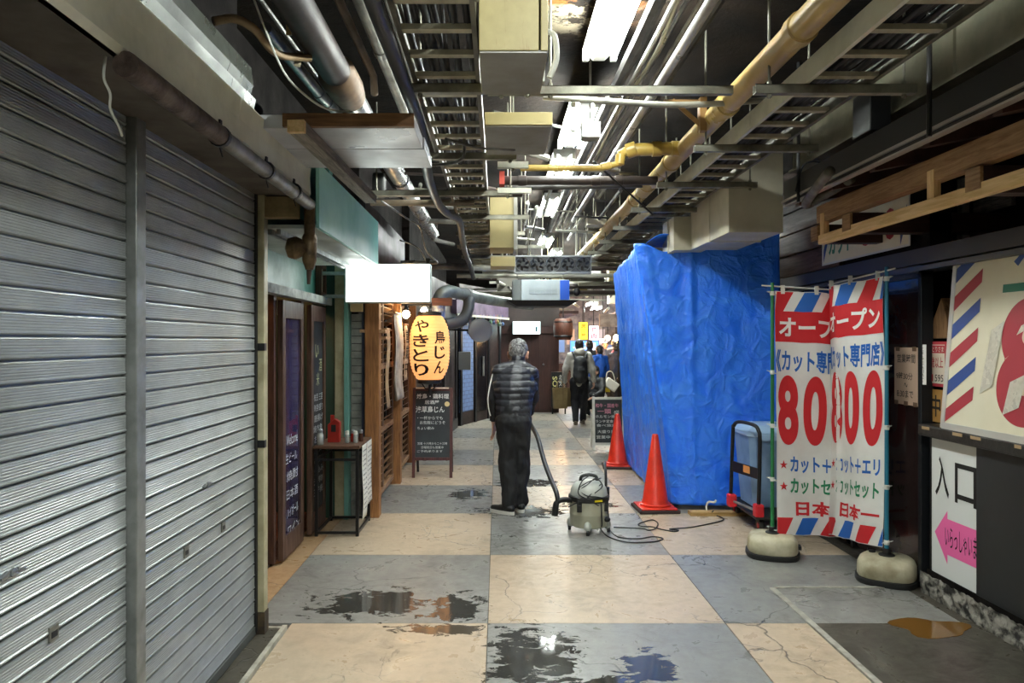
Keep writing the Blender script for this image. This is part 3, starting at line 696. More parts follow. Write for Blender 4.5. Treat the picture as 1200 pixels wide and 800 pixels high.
def tarp(a, b):
    u = a*5.2                                       # metres along: side 3.4, corner, front
    H = 2.55
    if u < 3.35:                                    # side run, from far to near
        k = u/3.35; y = 9.45-k*(9.45-7.12); bx = 1.655; tx = 1.5-.12*k; z1 = 2.46+.06*k
        x = bx+(tx-bx)*b**1.3; nx, ny = -1, 0; z = .03+(z1-.03)*b
    else:
        k = (u-3.35)/(5.2-3.35); x0b = 1.66; x0t = 1.315
        ease = min(1, k/.12); y = 7.12-.15*math.sin(ease*math.pi/2)-.04*k
        xb = x0b+(2.68-x0b)*max(0, k-.04)/.96; xt = x0t+(2.66-x0t)*max(0, k-.04)/.96
        x = xb+(xt-xb)*b**1.3; z1 = 2.53-.12*math.exp(-((k-.25)/.12)**2)+.17*k; z = .05+(z1-.05)*b; nx, ny = -.15, -1
    d = .05*S3(u*1.1, b*1.3, 1)+.02*ridge(u*1.6, b*2.2, 1.6, 3)*S3(u*.7, b*.7, 9)+.013*ridge(u, b*2.5, 2.9, 5)+.006*ridge(u, b*2.5, 6.5, 8)
    d += .05*math.exp(-((u-3.32-.12*math.sin(b*3))/.07)**2)*(.3+b)-.06*math.exp(-((u-3.12-.2*b)/.06)**2)*b
    d += .03*math.exp(-((u-3.75-.35*b)/.05)**2)*b
    return (x+nx*d, y+ny*d, z+.012*S3(u*3, b*3, 4))
m = MB(); m.grid(tarp, 200, 96); to = obj('sheet', m, tn.m, t, smooth=True); to.modifiers.new('t', 'SOLIDIFY').thickness = .004
m = MB(); m.grid(lambda a, b: (1.37+.42*a+.05*b, 6.98+.35*b-.05*a-.05*math.sin(a*5), 2.5+.12*math.sin(a*3.1)*(1-b)+.03*b), 10, 8); o = obj('top_flap', m, tn.m, t, smooth=True); o.modifiers.new('t', 'SOLIDIFY').thickness = .004
m = MB(); m.tube([(1.75, 7.25, 0), (1.75, 7.25, 2.5)], .024, 8); m.tube([(1.75, 9.3, 0), (1.75, 9.3, 2.4)], .024, 8); m.tube([(1.75, 7.25, 2.44), (2.7, 7.25, 2.44)], .024, 8); m.tube([(1.75, 7.25, 2.44), (1.75, 9.3, 2.34)], .024, 8)
tag(obj('scaffold_frame', m, GALV), 'steel tube scaffold hidden inside the blue tarpaulin', 'scaffold')
m = MB(); m.box(1.77, 2.5, 6.72, 6.83, 0, .035); tag(obj('wooden_batten', m, wood('batten', 'c2a06a', '94733f', .7, 0), bev=.003), 'pale wooden batten on the floor along the tarp hem', 'plank')
m = MB(); m.tube(curve_pts([(X(828, 6.78), 6.78, .045), (X(828, 6.78), 6.78, .09), (X(831, 6.78), 6.78, .12), (X(836, 6.78), 6.76, .12), (X(838, 6.78), 6.75, .14)]), .01, 8)
tag(obj('rope_hook', m, WHITEP, smooth=True), 'white rope hook tied at the bottom of the blue tarp', 'hook')

# ---------------------------------------------------------------- traffic cones
CONE = mat('cone_red', 'd8321c', .42, col2='b5260f', scale=5, bump=.05); CBASE = mat('cone_base', '2a1512', .7)
def cone(lab, loc, H, rz=0):
    t = thing('traffic_cone', lab, 'cone', loc, rz)
    m = MB(); m.box(-.19, .19, -.19, .19, 0, .03); obj('base_weight', m, CBASE, t, bev=.008)
    obj('base_plate', MB().box(-.17, .17, -.17, .17, .03, .045), CONE, t, bev=.006)
    m = MB(); m.lathe([(.145, .045), (.145, .065), (.13, .07), (.118, .1), (.03, H-.015), (.022, H), (.016, H), (.02, H-.03)], n=28, cap=False); obj('cone_body', m, CONE, t, smooth='auto')
cone('red traffic cone at the near corner of the blue tarp', (X(769, 6.98)-.01, 6.98, 0), .72, .05)
cone('smaller looking red traffic cone before the white framed menu easel', (X(723.5, 9.35), 9.35, 0), .68, -.08)
# ---------------------------------------------------------------- wet vacuum
VB = mat('vacuum_body', 'a9a791', .4, col2='98957f', scale=4); VL = mat('vacuum_lid', 'b3b5ad', .35, col2='9c9e97', scale=6)
vx, vy = X(690, 6.2), 6.2
t = thing('wet_vacuum', 'round beige wet vacuum cleaner on castors with black hose inlet', 'vacuum', (vx, vy, 0))
m = MB(); m.lathe([(.14, .05), (.157, .06), (.16, .15), (.163, .155), (.163, .165), (.16, .17), (.163, .27)], n=32); obj('drum', m, VB, t, smooth='auto')
m = MB(); m.lathe([(.165, .265), (.172, .27), (.172, .305), (.16, .312)], n=32); obj('rim_band', m, BLACK, t, smooth='auto')
m = MB(); m.lathe([(.158, .31), (.15, .36), (.125, .4), (.08, .425), (.02, .432)], n=28); obj('motor_dome', m, VL, t, smooth='auto')
m = MB(); m.tube(curve_pts([(-.07, 0, .42), (-.06, 0, .46), (0, 0, .475), (.06, 0, .46), (.07, 0, .42)]), .014, 8); obj('carry_handle', m, BLACK, t, smooth=True)
for s in (-1, 1): obj('clamp', MB().box(-.02, .02, -.012, .012, .19, .31).box(-.015, .015, -.018, .01, .2, .25), BLACK, t, bev=.004).location = (s*.095 if s < 0 else .13, -.14 if s < 0 else -.1, 0)
for k, a in enumerate((-1.75, -.25, 2.9, 1.4)):
    cx, cy = .155*math.cos(a), .155*math.sin(a)
    m = MB(); m.ell((cx, cy, .07), (.032, .032, .045), 12, 8); leg = obj('caster_leg', m, VL, t, smooth=True)
    m = MB(); m.lathe([(.012, -.013), (.026, -.011), (.026, .011), (.012, .013)], (cx*1.06, cy*1.06, .026), 14, 'X'); obj('caster_wheel', m, BLACK, leg, smooth='auto')
obj('warning_label', MB().box(-.035, .035, -.001, .001, -.008, .008), mat('label_yellow', 'd6c419', .5), t).location = (.06, -.164, .287)
t.children[-1].rotation_euler = (0, 0, .37)
m = MB(); m.tube(curve_pts([(-.15, -.05, .27), (-.22, -.07, .28), (-.275, -.08, .26), (-.29, -.085, .2)]), [.022]*13+[.026]*6, 12); m.tube([(-.288, -.085, .21), (-.295, -.086, .15)], .028, 12); obj('inlet_elbow', m, BLACK, t, smooth='auto')
m = MB()
m.tube(curve_pts([(.09, -.08, .41), (.02, -.14, .36), (-.06, -.16, .29), (-.13, -.13, .26), (-.18, -.08, .22)]), .005, 6)
m.tube(curve_pts([(-.1, -.1, .36), (-.02, -.12, .42), (.05, -.08, .46), (.1, -.1, .4), (.03, -.15, .35)]), .005, 6)
m.tube(curve_pts([(.1, -.02, .45), (0, -.1, .44), (-.09, -.1, .38), (-.04, -.15, .33), (.05, -.16, .32), (.12, -.12, .3)]), .005, 6)
m.tube(curve_pts([(.0, -.02, .47), (-.07, -.08, .43), (-.1, -.12, .34), (-.02, -.17, .3), (.06, -.17, .25)]), .005, 6)
obj('wound_cord', m, BLACK, t, smooth=True)
m = MB(); m.tube([(.165, .06, .27), (.165, .06, .36)], .02, 10); m.tube(curve_pts([(.16, .09, .3), (.16, .12, .47), (.165, .2, .52), (.18, .3, .53)]), .012, 8); obj('wand_clip', m, BLACK, t)
m = MB(); m.ell((.14, -.09, .12), (.03, .02, .022), 10, 6); obj('drain_plug', m, BLACK, t, smooth=True)
m = MB()
pts = [Vector((vx+.08, vy-.17, .27)), Vector((vx+.085, vy-.19, .1)), G(703, 617, .012), G(712, 628, .006), G(735, 635, .006), G(765, 634.5, .006), G(777, 631, .006), G(765, 628.5, .006), G(748, 631, .012), G(725, 629, .006), G(714, 620, .006), Vector((vx+.16, vy-.06, .1)), Vector((vx+.14, vy-.1, .29))]
m.tube(curve_pts(pts, 7), .0055, 6)
tag(obj('power_cord', m, BLACK, smooth=True), 'black cord looping from the vacuum lid across the floor and back', 'cord')
m = MB(); pts = [G(719, 617.5, .006), G(752, 619, .006), G(760, 621, .006), G(768, 619, .012), G(771, 613, .006), G(765, 609, .006), G(755, 611, .006), G(748, 614, .01), G(752, 616.5, .006), G(764, 617, .006), G(775, 620, .006), G(790, 622.5, .006), G(795, 621, .006), G(785, 619.5, .012), G(810, 617.5, .006), G(838, 612, .006), G(848, 608.5, .006), G(843, 605, .006), G(834, 602, .01), Vector((X(836, 6.68), 6.68, .06))]
m.tube(curve_pts(pts, 7), .0055, 6)
tag(obj('extension_lead', m, BLACK, smooth=True), 'black extension lead coiled on the floor towards the blue tarp', 'cord')

# ---------------------------------------------------------------- litter bin on dolly and hand truck
BINM = mat('bin_blue', '86a3c4', .45, col2='7390b3', scale=4)
bx, by = X(897, 6.55), 6.55
t = thing('rubbish_bin', 'pale blue lidded plastic bin behind the first banner', 'bin', (bx, by, .16))
def rprism(mb, w0, d0, w1, d1, z0, z1):
    q = lambda w_, d, z, c=.2: [(-w_+w_*c, -d, z), (w_-w_*c, -d, z), (w_, -d+d*c, z), (w_, d-d*c, z), (w_-w_*c, d, z), (-w_+w_*c, d, z), (-w_, d-d*c, z), (-w_, -d+d*c, z)]
    a = q(w0, d0, z0)+q(w1, d1, z1)
    mb.add(a, [tuple(range(7, -1, -1)), tuple(range(8, 16))]+[(i, (i+1) % 8, (i+1) % 8+8, i+8) for i in range(8)])
m = MB(); rprism(m, .17, .19, .215, .24, 0, .62); obj('tub', m, BINM, t, bev=.008)
m = MB(); rprism(m, .235, .26, .235, .26, .62, .655); rprism(m, .235, .26, .16, .18, .655, .71); obj('lid', m, mat('bin_lid', 'a9c6e2', .4), t, bev=.008)
obj('lid_clip', MB().box(-.15, .0, -.275, -.25, .59, .64), mat('bin_lid'), t, bev=.004)
t = thing('hand_truck', 'black folding platform trolley with red bumpers under the blue bin', 'trolley', (bx-.02, by, 0))
obj('platform', MB().box(-.24, .34, -.5, .3, .125, .155), BLACK, t, bev=.012)
m = MB(); m.tube(curve_pts([(-.2, -.42, .16), (-.2, -.44, .75), (-.2, -.42, .86), (-.2, -.34, .9), (-.2, -.12, .9), (-.2, -.04, .86), (-.2, -.02, .78), (-.2, .02, .16)], 6), .016, 10); 
m.bar((-.2, -.43, .5), (-.2, 0, .5), .012, .09); hd = obj('handle', m, BLKM, t, smooth='auto')
hd.rotation_euler = (0, 0, .22); hd.location = (-.1, .0, 0)
obj('orange_tag', MB().box(-.208, -.2, -.3, -.2, .48, .54), mat('tag_orange', 'd08a4a', .6), hd)
for dx, dy in ((-.2, -.42), (-.2, .0)):
    q = Matrix.Rotation(.22, 3, 'Z') @ Vector((dx, dy, 0)); obj('bumper', MB().box(-.035, .035, -.045, .045, .14, .25), mat('bumper_red', 'c8202a', .45), t, bev=.012).location = (q.x-.1, q.y, 0)
m = MB(); q0 = Matrix.Rotation(.22, 3, 'Z') @ Vector((-.2, -.42, 0)); q1 = Matrix.Rotation(.22, 3, 'Z') @ Vector((-.2, 0, 0)); m.tube([(q0.x-.1, q0.y, .19), (q1.x-.1, q1.y, .19)], .012, 8); obj('axle_rod', m, GALV, t)
for sx in (-.17, .28):
    for sy in (-.4, .22):
        m = MB(); m.lathe([(.02, -.018), (.055, -.018), (.06, -.01), (.06, .01), (.055, .018), (.02, .018)], (sx, sy, .06), 18, 'X'); wl = obj('wheel', m, BLACK, t, smooth='auto')
        m = MB(); m.lathe([(.005, -.022), (.024, -.022), (.024, .022), (.005, .022)], (sx, sy, .06), 12, 'X'); obj('hub', m, mat('bumper_red'), wl)

# ---------------------------------------------------------------- nobori banners
CLOTH = mat('banner_cloth', 'e4e2dc', .8, col2='d2cfc8', scale=3, bump=.1, bscale=14)
BRED = mat('print_red', 'c41f26', .75); BBLU = mat('print_blue', '1f5fb0', .75); BGRN = mat('print_green', '1f7d52', .75); BWHT = mat('print_white', 'e8e6e0', .75)
TANK = mat('tank_plastic', 'c2bb9f', .5, col2='8d8366', scale=5, bump=.15)
def banner(lab, pole, left, right, z0, z1, droop, polecol, pole_side, seed, tanklab, fold_w=0, fold_d=None):
    # cloth spans left -> right (xy) ; pole upright beside one edge
    P0 = Vector((left[0], left[1], 0)); P1 = Vector((right[0], right[1], 0)); d = P1-P0; Wd = d.length+fold_w; d.normalize(); n = Vector((d.y, -d.x, 0))
    if n.y > 0: n = -n
    H = z1-z0
    t = thing('shop_banner', lab, 'banner', (pole[0], pole[1], 0)); base = Vector((pole[0], pole[1], 0))
    def S(u, v, o=0):
        a = u/Wd; b = v/H; far = (1-a) if pole_side == 'R' else a
        off = (.018*math.sin(a*7+b*3+seed)+.02*math.sin(b*5+seed)*far+.012*S3(a*3, b*6, seed))*(1 if 1 else 0)
        p = P0+d*(u-fold_w)+n*(off+o)-base
        if u < fold_w: fd = Vector(fold_d); p = P0+fd*(fold_w-u)+Vector((-fd.y, fd.x, 0))*(off*.4+o)-base
        p.z = z0+v-droop*far*(1-.3*b)-.012*far*(1-abs(math.sin(a*9.4)))
        return (p.x, p.y, p.z)
    m = MB(); m.grid(lambda a, b: S(a*Wd, b*H), 24, 70); cl = obj('cloth', m, CLOTH, t, smooth=True)
    def pr(name, mm, fn, off=.002, cut=.05):
        b = MB(); fn(b); obj(name, on_surf(b, S, off, cut), mm, cl)
    def stripes(b, v0, v1, which):
        sl = (v1-v0)*.5; k = 0; x = -.16
        while x < Wd+.1:
            if k % 4 == which:
                q = [(x, v0), (x+.125, v0), (x+.125+sl, v1), (x+sl, v1)]
                q = [(min(max(u, 0), Wd), v) for u, v in q]; 
                if q[1][0]-q[0][0] > .004 or q[2][0]-q[3][0] > .004: b.add([(u, v, 0) for u, v in q], [(0,1,2,3)])
            x += .1; k += 1
    for nm, mm, wh in (('red_stripe', BRED, 1), ('blue_stripe', BBLU, 3)):
        tmp = MB(); stripes(tmp, H-.15, H-.005, wh); stripes(tmp, .005, .13, wh)
        for f in tmp.f: pr(nm, mm, lambda b: b.add([tmp.v[i] for i in f], [(0,1,2,3)]))
    pr('red_band', BRED, lambda b: b.add([(0, H-.38, 0), (Wd, H-.38, 0), (Wd, H-.15, 0), (0, H-.15, 0)], [(0,1,2,3)]))
    pr('band_lettering', BWHT, lambda b: text_into(b, 'オープン', Wd/2, H-.265, Wd*.9, .15, .03), .005)
    pr('blue_lettering', BBLU, lambda b: text_into(b, '《カット専門店》', Wd/2, H-.52, Wd*1.0, .17, .03))
    pr('blue_lettering', BBLU, lambda b: text_into(b, 'カット＋エリ', Wd*.56, H-1.295, Wd*.76, .12, .03))
    for dg_, uu in (('8', .16), ('0', .5), ('0', .83)): pr('price_digit', BRED, lambda b: text_into(b, dg_, Wd*uu, H-.89, Wd*.28, .52, .04, 0, 10), .003)
    for vv in (1.295, 1.455): pr('red_star', BRED, lambda b: text_into(b, '★', Wd*.09, H-vv, .065, .065), .003)
    pr('red_lettering', BRED, lambda b: text_into(b, '日本一', Wd*.6, H-1.62, Wd*.7, .11, .035), .003)
    pr('green_lettering', BGRN, lambda b: text_into(b, 'カットセット', Wd*.56, H-1.455, Wd*.76, .115, .03), .003)
    m = MB(); m.tube([(0, 0, .15), (0, 0, z1+.06)], [.014, .012], 10); obj('pole', m, mat(polecol[0], polecol[1], .4), t)
    m = MB()
    L0 = Vector(S(-.02 if pole_side == 'R' else Wd+.02, H))+Vector((0, 0, .03)); L1 = Vector((0, 0, z1+.035)); e = (L1-L0).normalized()
    m.tube([L0, L1+e*.08], .006, 8); obj('top_rod', m, WHITEP, t)
    for v in (.03, .4, .8, 1.2, H-.03):
        m = MB(); q = Vector(S(Wd if pole_side == 'R' else 0, v)); c = Vector((0, 0, q.z+.01)); m.bar(q, c+(c-q).normalized()*.04, .03, .004); 
        m.lathe([(.016, -.016), (.018, 0), (.016, .016)], (0, 0, q.z+.01), 10, 'Z', False); obj('tie_loop', m, WHITEP, t)
    for u in (.06, Wd*.5, Wd-.06):
        q = Vector(S(u, H)); obj('tie_loop', MB().bar(q-Vector((0, 0, .02)), q+Vector((0, 0, .045)), .03, .006), WHITEP, t)
    tk = thing('banner_base', tanklab, 'weight', (pole[0], pole[1], 0), seed)
    m = MB(); rr = [(.1, .175, .0), (.175, .19, .05)]
    def sq(r, z, k=.6):
        o = []
        for i in range(32):
            a = 2*math.pi*i/32; c, s_ = math.cos(a), math.sin(a); q = (abs(c)**4+abs(s_)**4)**-.25
            o.append((c*r*(1-k+k*q), s_*r*(1-k+k*q), z))
        return o
    lv = [sq(.172, .035), sq(.18, .05), sq(.177, .115), sq(.165, .142), sq(.14, .16), sq(.06, .168)]
    vs = [p for l in lv for p in l]; fs = [(i*32+k, i*32+(k+1) % 32, (i+1)*32+(k+1) % 32, (i+1)*32+k) for i in range(5) for k in range(32)]+[tuple(range(31, -1, -1)), tuple(160+k for k in range(32))]
    m.add(vs, fs); obj('water_tank', m, TANK, tk, smooth='auto')
    m = MB(); lv = [sq(.186, 0), sq(.192, .012), sq(.19, .036), sq(.17, .04)]
    m.add([p for l in lv for p in l], [(i*32+k, i*32+(k+1) % 32, (i+1)*32+(k+1) % 32, (i+1)*32+k) for i in range(3) for k in range(32)]+[tuple(range(31, -1, -1)), tuple(96+k for k in range(32))]); obj('rubber_skirt', m, BLACK, tk, smooth='auto')
    m = MB(); m.lathe([(.05, .165), (.05, .175), (.025, .18), (.025, .21), (.015, .215)], n=16); m.lathe([(.008, .0), (.022, .0), (.022, .012), (.008, .012)], (.09, -.05, .165), 12); obj('pole_socket', m, BLACK, tk)
    obj('moulded_grip', MB().box(-.04, .04, -.2, -.17, .06, .085), BLACK, tk)
b1x, b1y = X(908, 5.45), 5.5
banner('white opening banner on a green pole, farther of the pair', (b1x, b1y), (b1x+.025, b1y-.01), (b1x+.625, b1y+.02), .16, 1.98, .03, ('pole_green', '1f6b3c'), 'L', 1.3, 'cream weight tank holding the green banner pole')
b2x, b2y = X(1039, 4.92), 4.92
banner('white opening banner on a blue pole, nearer of the pair', (b2x, b2y), (2.478, 5.38), (b2x-.015, b2y+.02), .215, 2.04, .05, ('pole_blue', '1f6f86'), 'R', 2.6, 'cream weight tank of the blue banner pole by the wall', .12, (.1, .995, 0))

# ---------------------------------------------------------------- barber shop front on the right
MAR = mat('maroon_panel', '2b1d1c', .22, col2='1d1414', scale=2, coat=.5); FRD = mat('door_frame_dark', '1e2023', .4, .2)
t = thing('shop_door', 'glossy dark maroon door panel behind the blue banner pole', 'door', (2.78, 4.78, 0))
obj('leaf', MB().box(0, .04, .04, .92, .02, 2.02), MAR, t)
for a in ((0, .04), (.92, .96)): obj('frame_post', MB().box(-.02, .06, a[0], a[1], 0, 2.1), FRD, t, bev=.003)
m = MB(); m.box(-.02, .06, 0, .96, 2.02, 2.1); m.box(-.035, -.02, 0, .96, 2.05, 2.07); obj('frame_head', m, FRD, t)
obj('transom', MB().box(-.01, 0, .04, .92, 1.93, 1.95), FRD, t)
t = thing('door_lintel', 'dark lintel rail running above the barber shop opening', 'beam', (0, 0, 0))
obj('rail', MB().box(2.72, 2.9, 3.6, 7.4, 2.1, 2.2), FRD, t); obj('lower_track', MB().box(2.74, 2.9, 3.6, 7.4, 2.06, 2.09), mat('track_grey', '4a4c50', .35, .5), t)
for y0 in (5.76, 6.6):
    tag(obj('shop_door', MB().box(2.735, 2.776, y0, y0+.8, .02, 2.05), MAR, bev=.004), 'dark maroon door leaf, %s' % ('hidden behind the first banner' if y0 < 6 else 'hidden behind the blue bin and tarp'), 'door')
WPL = wood('clad_plank', '5a3826', '38221a', .5, 1, 3); 
wl = struct('wall_right', MB().box(2.79, 2.8, 5.9, 7.5, 2.2, 3.2), DARKW)
for k in range(5): obj('plank', MB().box(2.745, 2.79, 5.9, 7.5, 2.21+k*.2, 2.4+k*.2), WPL, wl, bev=.006)
def notice(name, lab, Y0, Y1, z0, z1, x, m, items, tape=None):
    t = obj(name, MB().box(x-.002, x, Y0, Y1, z0, z1), m); tag(t, lab, 'notice')
    gr = {}
    for q_, it in enumerate(items):
        tx, u, v, ww, hh, mm, bold = it[:7]
        b = gr.setdefault(q_, (MB(), mm, tx))[0]
        if tx.startswith('|'): vtext_into(b, tx[1:], u, v, ww, hh, bold)
        elif tx == '#': b.add([(u-ww/2, v-hh/2, 0), (u+ww/2, v-hh/2, 0), (u+ww/2, v+hh/2, 0), (u-ww/2, v+hh/2, 0)], [(0,1,2,3)])
        else: text_into(b, tx, u, v, ww, hh, bold)
    for k, (nm, (b, mm, tx)) in enumerate(gr.items()):
        obj('lettering' if tx != '#' else 'printed_field', on_plane(b, (x-.002, (Y0+Y1)/2, (z0+z1)/2), (0,-1,0), (0,0,1), .002+.0007*k), mm, t)
    if tape:
        mb = MB()
        for (u, v) in tape: mb.add([(u-.025, v-.015, 0), (u+.025, v-.015, 0), (u+.025, v+.015, 0), (u-.025, v+.015, 0)], [(0,1,2,3)])
        obj('tape', on_plane(mb, (x-.002, (Y0+Y1)/2, (z0+z1)/2), (0,-1,0), (0,0,1), .003), mat('tape_brown', '6d5340', .5), t)
    return t
KR = mat('kraft_paper', 'd0b39c', .8); NR = mat('notice_red', 'b2303c', .7); INK2 = mat('ink_grey', '4a403c', .8)
notice('opening_hours_notice', 'brown handwritten opening hours paper taped on the maroon door', 4.83, 5.13, 1.17, 1.56, 2.776, KR,
  [('営業時間', 0, .12, .22, .06, INK2, .01), ('9時30分', -.02, .0, .2, .05, INK2, .01), ('〜', 0, -.06, .04, .03, INK2, 0), ('8:30まで', -.01, -.12, .2, .05, INK2, .01)], [(-.1, .185), (.1, .185), (-.12, -.185), (0, -.185), (.11, -.185)])
notice('paper_strip', 'narrow white paper strip with a vertical line of characters', 4.74, 4.83, 1.32, 1.58, 2.77, PAPER, [('|とびら左へ引いて', 0, 0, .045, .23, INK2, .0)])
CRN = mat('notice_cream', 'ddd2bf', .7)
notice('price_notice', 'red bordered price notice hanging left of the big sign board', 4.63, 4.87, 1.31, 1.6, 2.835, NR, [('#', 0, .0, .21, .25, CRN, 0), ('#', 0, .095, .21, .05, NR, 0), ('おひとりさま', 0, .095, .19, .035, CRN, .01), ('45歳以上', 0, .01, .18, .07, NR, .01), ('#', -.05, -.09, .07, .045, NR, 0), ('595', .05, -.09, .09, .045, INK2, .01)])
notice('wooden_plaque', 'yellow wooden plaque with black characters under the price notice', 4.66, 4.82, 1.08, 1.29, 2.835, mat('plaque_gold', 'a97d3f', .6), [('中', 0, .0, .1, .14, INKB, .02)])
m = MB(); m.prism([(4.62, 1.62), (4.8, 1.62), (4.78, 1.75), (4.7, 1.88), (4.64, 1.75)], 2.84, 2.9, 'X'); tag(obj('wooden_charm', m, wood('charm_wood', '8f6a44', '5c3f26', .6, 2), bev=.004), 'house shaped wooden charm above the price notice', 'charm')
# counter
t = thing('shop_counter', 'black painted counter with worn lip below the big sign board', 'counter', (0, 0, 0))
BK = mat('counter_black', '18191a', .45, col2='232425', scale=3)
obj('front_panel', MB().box(2.76, 2.8, -2, 4.23, .14, 1.0), BK, t)
obj('front_panel', MB().box(2.78, 2.82, 4.23, 4.72, .14, 1.0), BK, t); obj('end_panel', MB().box(2.78, 3.28, 4.6, 4.64, .1, 1.0), BK, t)
obj('lip', MB().box(2.7, 2.84, -2, 4.72, 1.0, 1.075), mat('worn_lip', '201f1d', .45, col2='2c2a26', scale=8, bump=.3, bscale=20), t, bev=.012)
m = MB()
for k in range(12):
    y = 1.9+k*.24+R.uniform(-.05, .05); m.box(2.6985, 2.702, y, y+R.uniform(.04, .1), 1.045, 1.063)
obj('chipped_edge', m, mat('chip_wood', 'a58a66', .8), t)
obj('worktop', MB().box(2.84, 3.28, -2, 4.72, 1.03, 1.07), BK, t)
cb = MB(); cb.grid(lambda a, b: (2.74-.035*b+.02*S3(a*60, b*3, 2)-.03*(1-b), 1.2+3.5*a, .14*b-.002+.018*S3(a*90, b*6, 7)*b), 160, 6)
obj('crumbling_footing', cb, mat('footing', '8f8a80', .9, col2='26231f', scale=14, bump=.6, bscale=30, lo=.42, hi=.58), t)
obj('footing_core', MB().box(2.76, 2.85, -2, 4.72, 0, .14), DARKW, t)
SB = mat('board_white', 'dfe0dc', .6)
t = notice('entrance_sign', 'white entrance sign with black characters and a pink arrow', 4.235, 4.685, .13, .985, 2.775, SB, [('入', -.115, .2, .14, .25, INKB, .012), ('口', .115, .19, .2, .24, INKB, .012)])
b = MB(); b.add([(-.19, -.16, 0), (-.06, .0, 0), (-.06, -.05, 0), (.225, -.05, 0), (.225, -.27, 0), (-.06, -.27, 0), (-.06, -.33, 0)], [(0, 6, 5, 4, 3, 2, 1)])
PK = mat('arrow_pink', 'f06aa8', .6)
ar = obj('pink_arrow', on_plane(b, (2.773, 4.46, .5575), (0,-1,0), (0,0,1), .002), PK, t)
b = MB(); text_into(b, 'いらっしゃいま', .07, -.16, .3, .13, .0); obj('arrow_lettering', on_plane(b, (2.773, 4.46, .5575), (0,-1,0), (0,0,1), .004), INKB, ar)
# big leaning sign board
bY0, bY1 = 2.3, 4.47; bz0, bz1 = 1.075, 2.19; xb, xt = 2.71, 2.80
t = thing('price_board', 'big cream hair cut price board leaning on the black counter', 'sign', (0, 0, 0))
upv = Vector((xt-xb, 0, bz1-bz0)); HB = upv.length; upv.normalize(); org = Vector((xb, (bY0+bY1)/2, (bz0+bz1)/2)); org.x = (xb+xt)/2; WB = bY1-bY0
def slab(u0, u1, v0, v1, th, m, name, par, off=0):
    b = MB(); b.box(u0, u1, v0, v1, -th, 0); return obj(name, on_plane(b, org, (0,-1,0), upv, off), m, par)
CRB = mat('board_cream', 'e6dfc6', .4, col2='dcd3b6', scale=2)
pan = slab(-WB/2, WB/2, -HB/2, HB/2, .03, CRB, 'panel', t)
AL = mat('alu_frame', 'd4d4ce', .35, .4)
for a in ((-WB/2-.015, -WB/2+.02, -HB/2, HB/2), (WB/2-.02, WB/2+.015, -HB/2, HB/2), (-WB/2, WB/2, -HB/2-.01, -HB/2+.035), (-WB/2, WB/2, HB/2-.02, HB/2+.015)):
    slab(a[0], a[1], a[2], a[3], .05, AL, 'frame_rail', t, .006)
BRD2 = mat('board_red', 'a83440', .5); BBL2 = mat('board_blue', '2c4a8c', .5); BGR2 = mat('board_green', '2f7a62', .5)
def addb(nm, mm, fn, off=.002):
    b = MB(); fn(b); return obj(nm, on_plane(b, org, (0,-1,0), upv, off), mm, pan)
x0 = -WB/2+.022
def diag(b, ks):
    for k in ks:
        v = HB/2-.13-k*.17; q = [(x0, v-.11), (x0+.24, v+.05), (x0+.24, v+.13), (x0, v-.02)]
        b.add([(u, max(min(vv, HB/2-.02), -HB/2+.04), 0) for u, vv in q], [(0,1,2,3)])
for k in range(6): addb(('blue_stripe', 'red_stripe')[k % 2], (BBL2, BRD2)[k % 2], lambda b: diag(b, (k,)))
addb('blue_lettering', BBL2, lambda b: text_into(b, 'ヘアー', x0+.83, .41, .68, .16, .05)); addb('blue_lettering', BBL2, lambda b: text_into(b, 'カット', x0+1.55, .41, .68, .16, .05))
addb('green_rule', BGR2, lambda b: b.add([(x0+.42, .235, 0), (WB/2-.1, .235, 0), (WB/2-.1, .28, 0), (x0+.42, .28, 0)], [(0,1,2,3)]))
for dg_, uu in (('8', .64), ('0', 1.14), ('0', 1.64)): addb('price_digit', BRD2, lambda b: text_into(b, dg_, x0+uu, -.14, .42, .68, .05, 0, 12))
def patch(u0, v0, u1, v1, sk): 
    b = MB(); b.add([(u0, v0, 0), (u1, v0+.05, 0), (u1+sk, v1, 0), (u0+sk, v1-.05, 0)], [(0,1,2,3)]); return on_plane(b, org, (0,-1,0), upv, .006)
for a in ((x0+.3, -.33, x0+.4, .08, .06), (x0+.5, -.43, x0+.62, -.2, .04), (x0+.56, .0, x0+.68, .1, .03)):
    obj('silver_tape', patch(*a), mat('silver_tape', 'd8d4c6', .3, .15, 'c2beae', 16, .4, 30), pan)
# awning over the counter
t = thing('roof_awning', 'dark awning roof with pale metal edge over the barber shop', 'awning', (0, 0, 0))
obj('roof_board', MB().prism([(2.1, 2.63), (3.3, 2.86), (3.3, 2.9), (2.1, 2.68)], -2, 5.3), mat('roof_red', '34201b', .7, col2='221512', scale=3), t)
obj('fascia', MB().box(2.07, 2.1, -2, 5.3, 2.6, 2.75), mat('fascia_black', '0f0f10', .5), t)
m = MB(); m.box(2.055, 2.07, -2, 5.32, 2.6, 2.615); m.box(2.07, 2.11, -2, 5.32, 2.572, 2.582); obj('edge_trim', m, mat('edge_trim', 'b0a8a0', .35, .6), t)
obj('edge_painted_shade', MB().box(2.08, 2.12, -2, 5.3, 2.582, 2.6), BLACK, t)  # solid black strip stands in for shade between the trims
for k in range(9): obj('rafter_end', MB().prism([(2.12, 2.56), (3.3, 2.79), (3.3, 2.87), (2.12, 2.635)], 1.0+k*.52, 1.06+k*.52), mat('rafter', '4a2c22', .6, col2='331d17', scale=6), t)
FIRW = wood('fir', 'ecca94', 'd0aa70', .55, 1, 4); OLDW = wood('old_beam', 'a57f54', '7d5a38', .6, 1, 4)
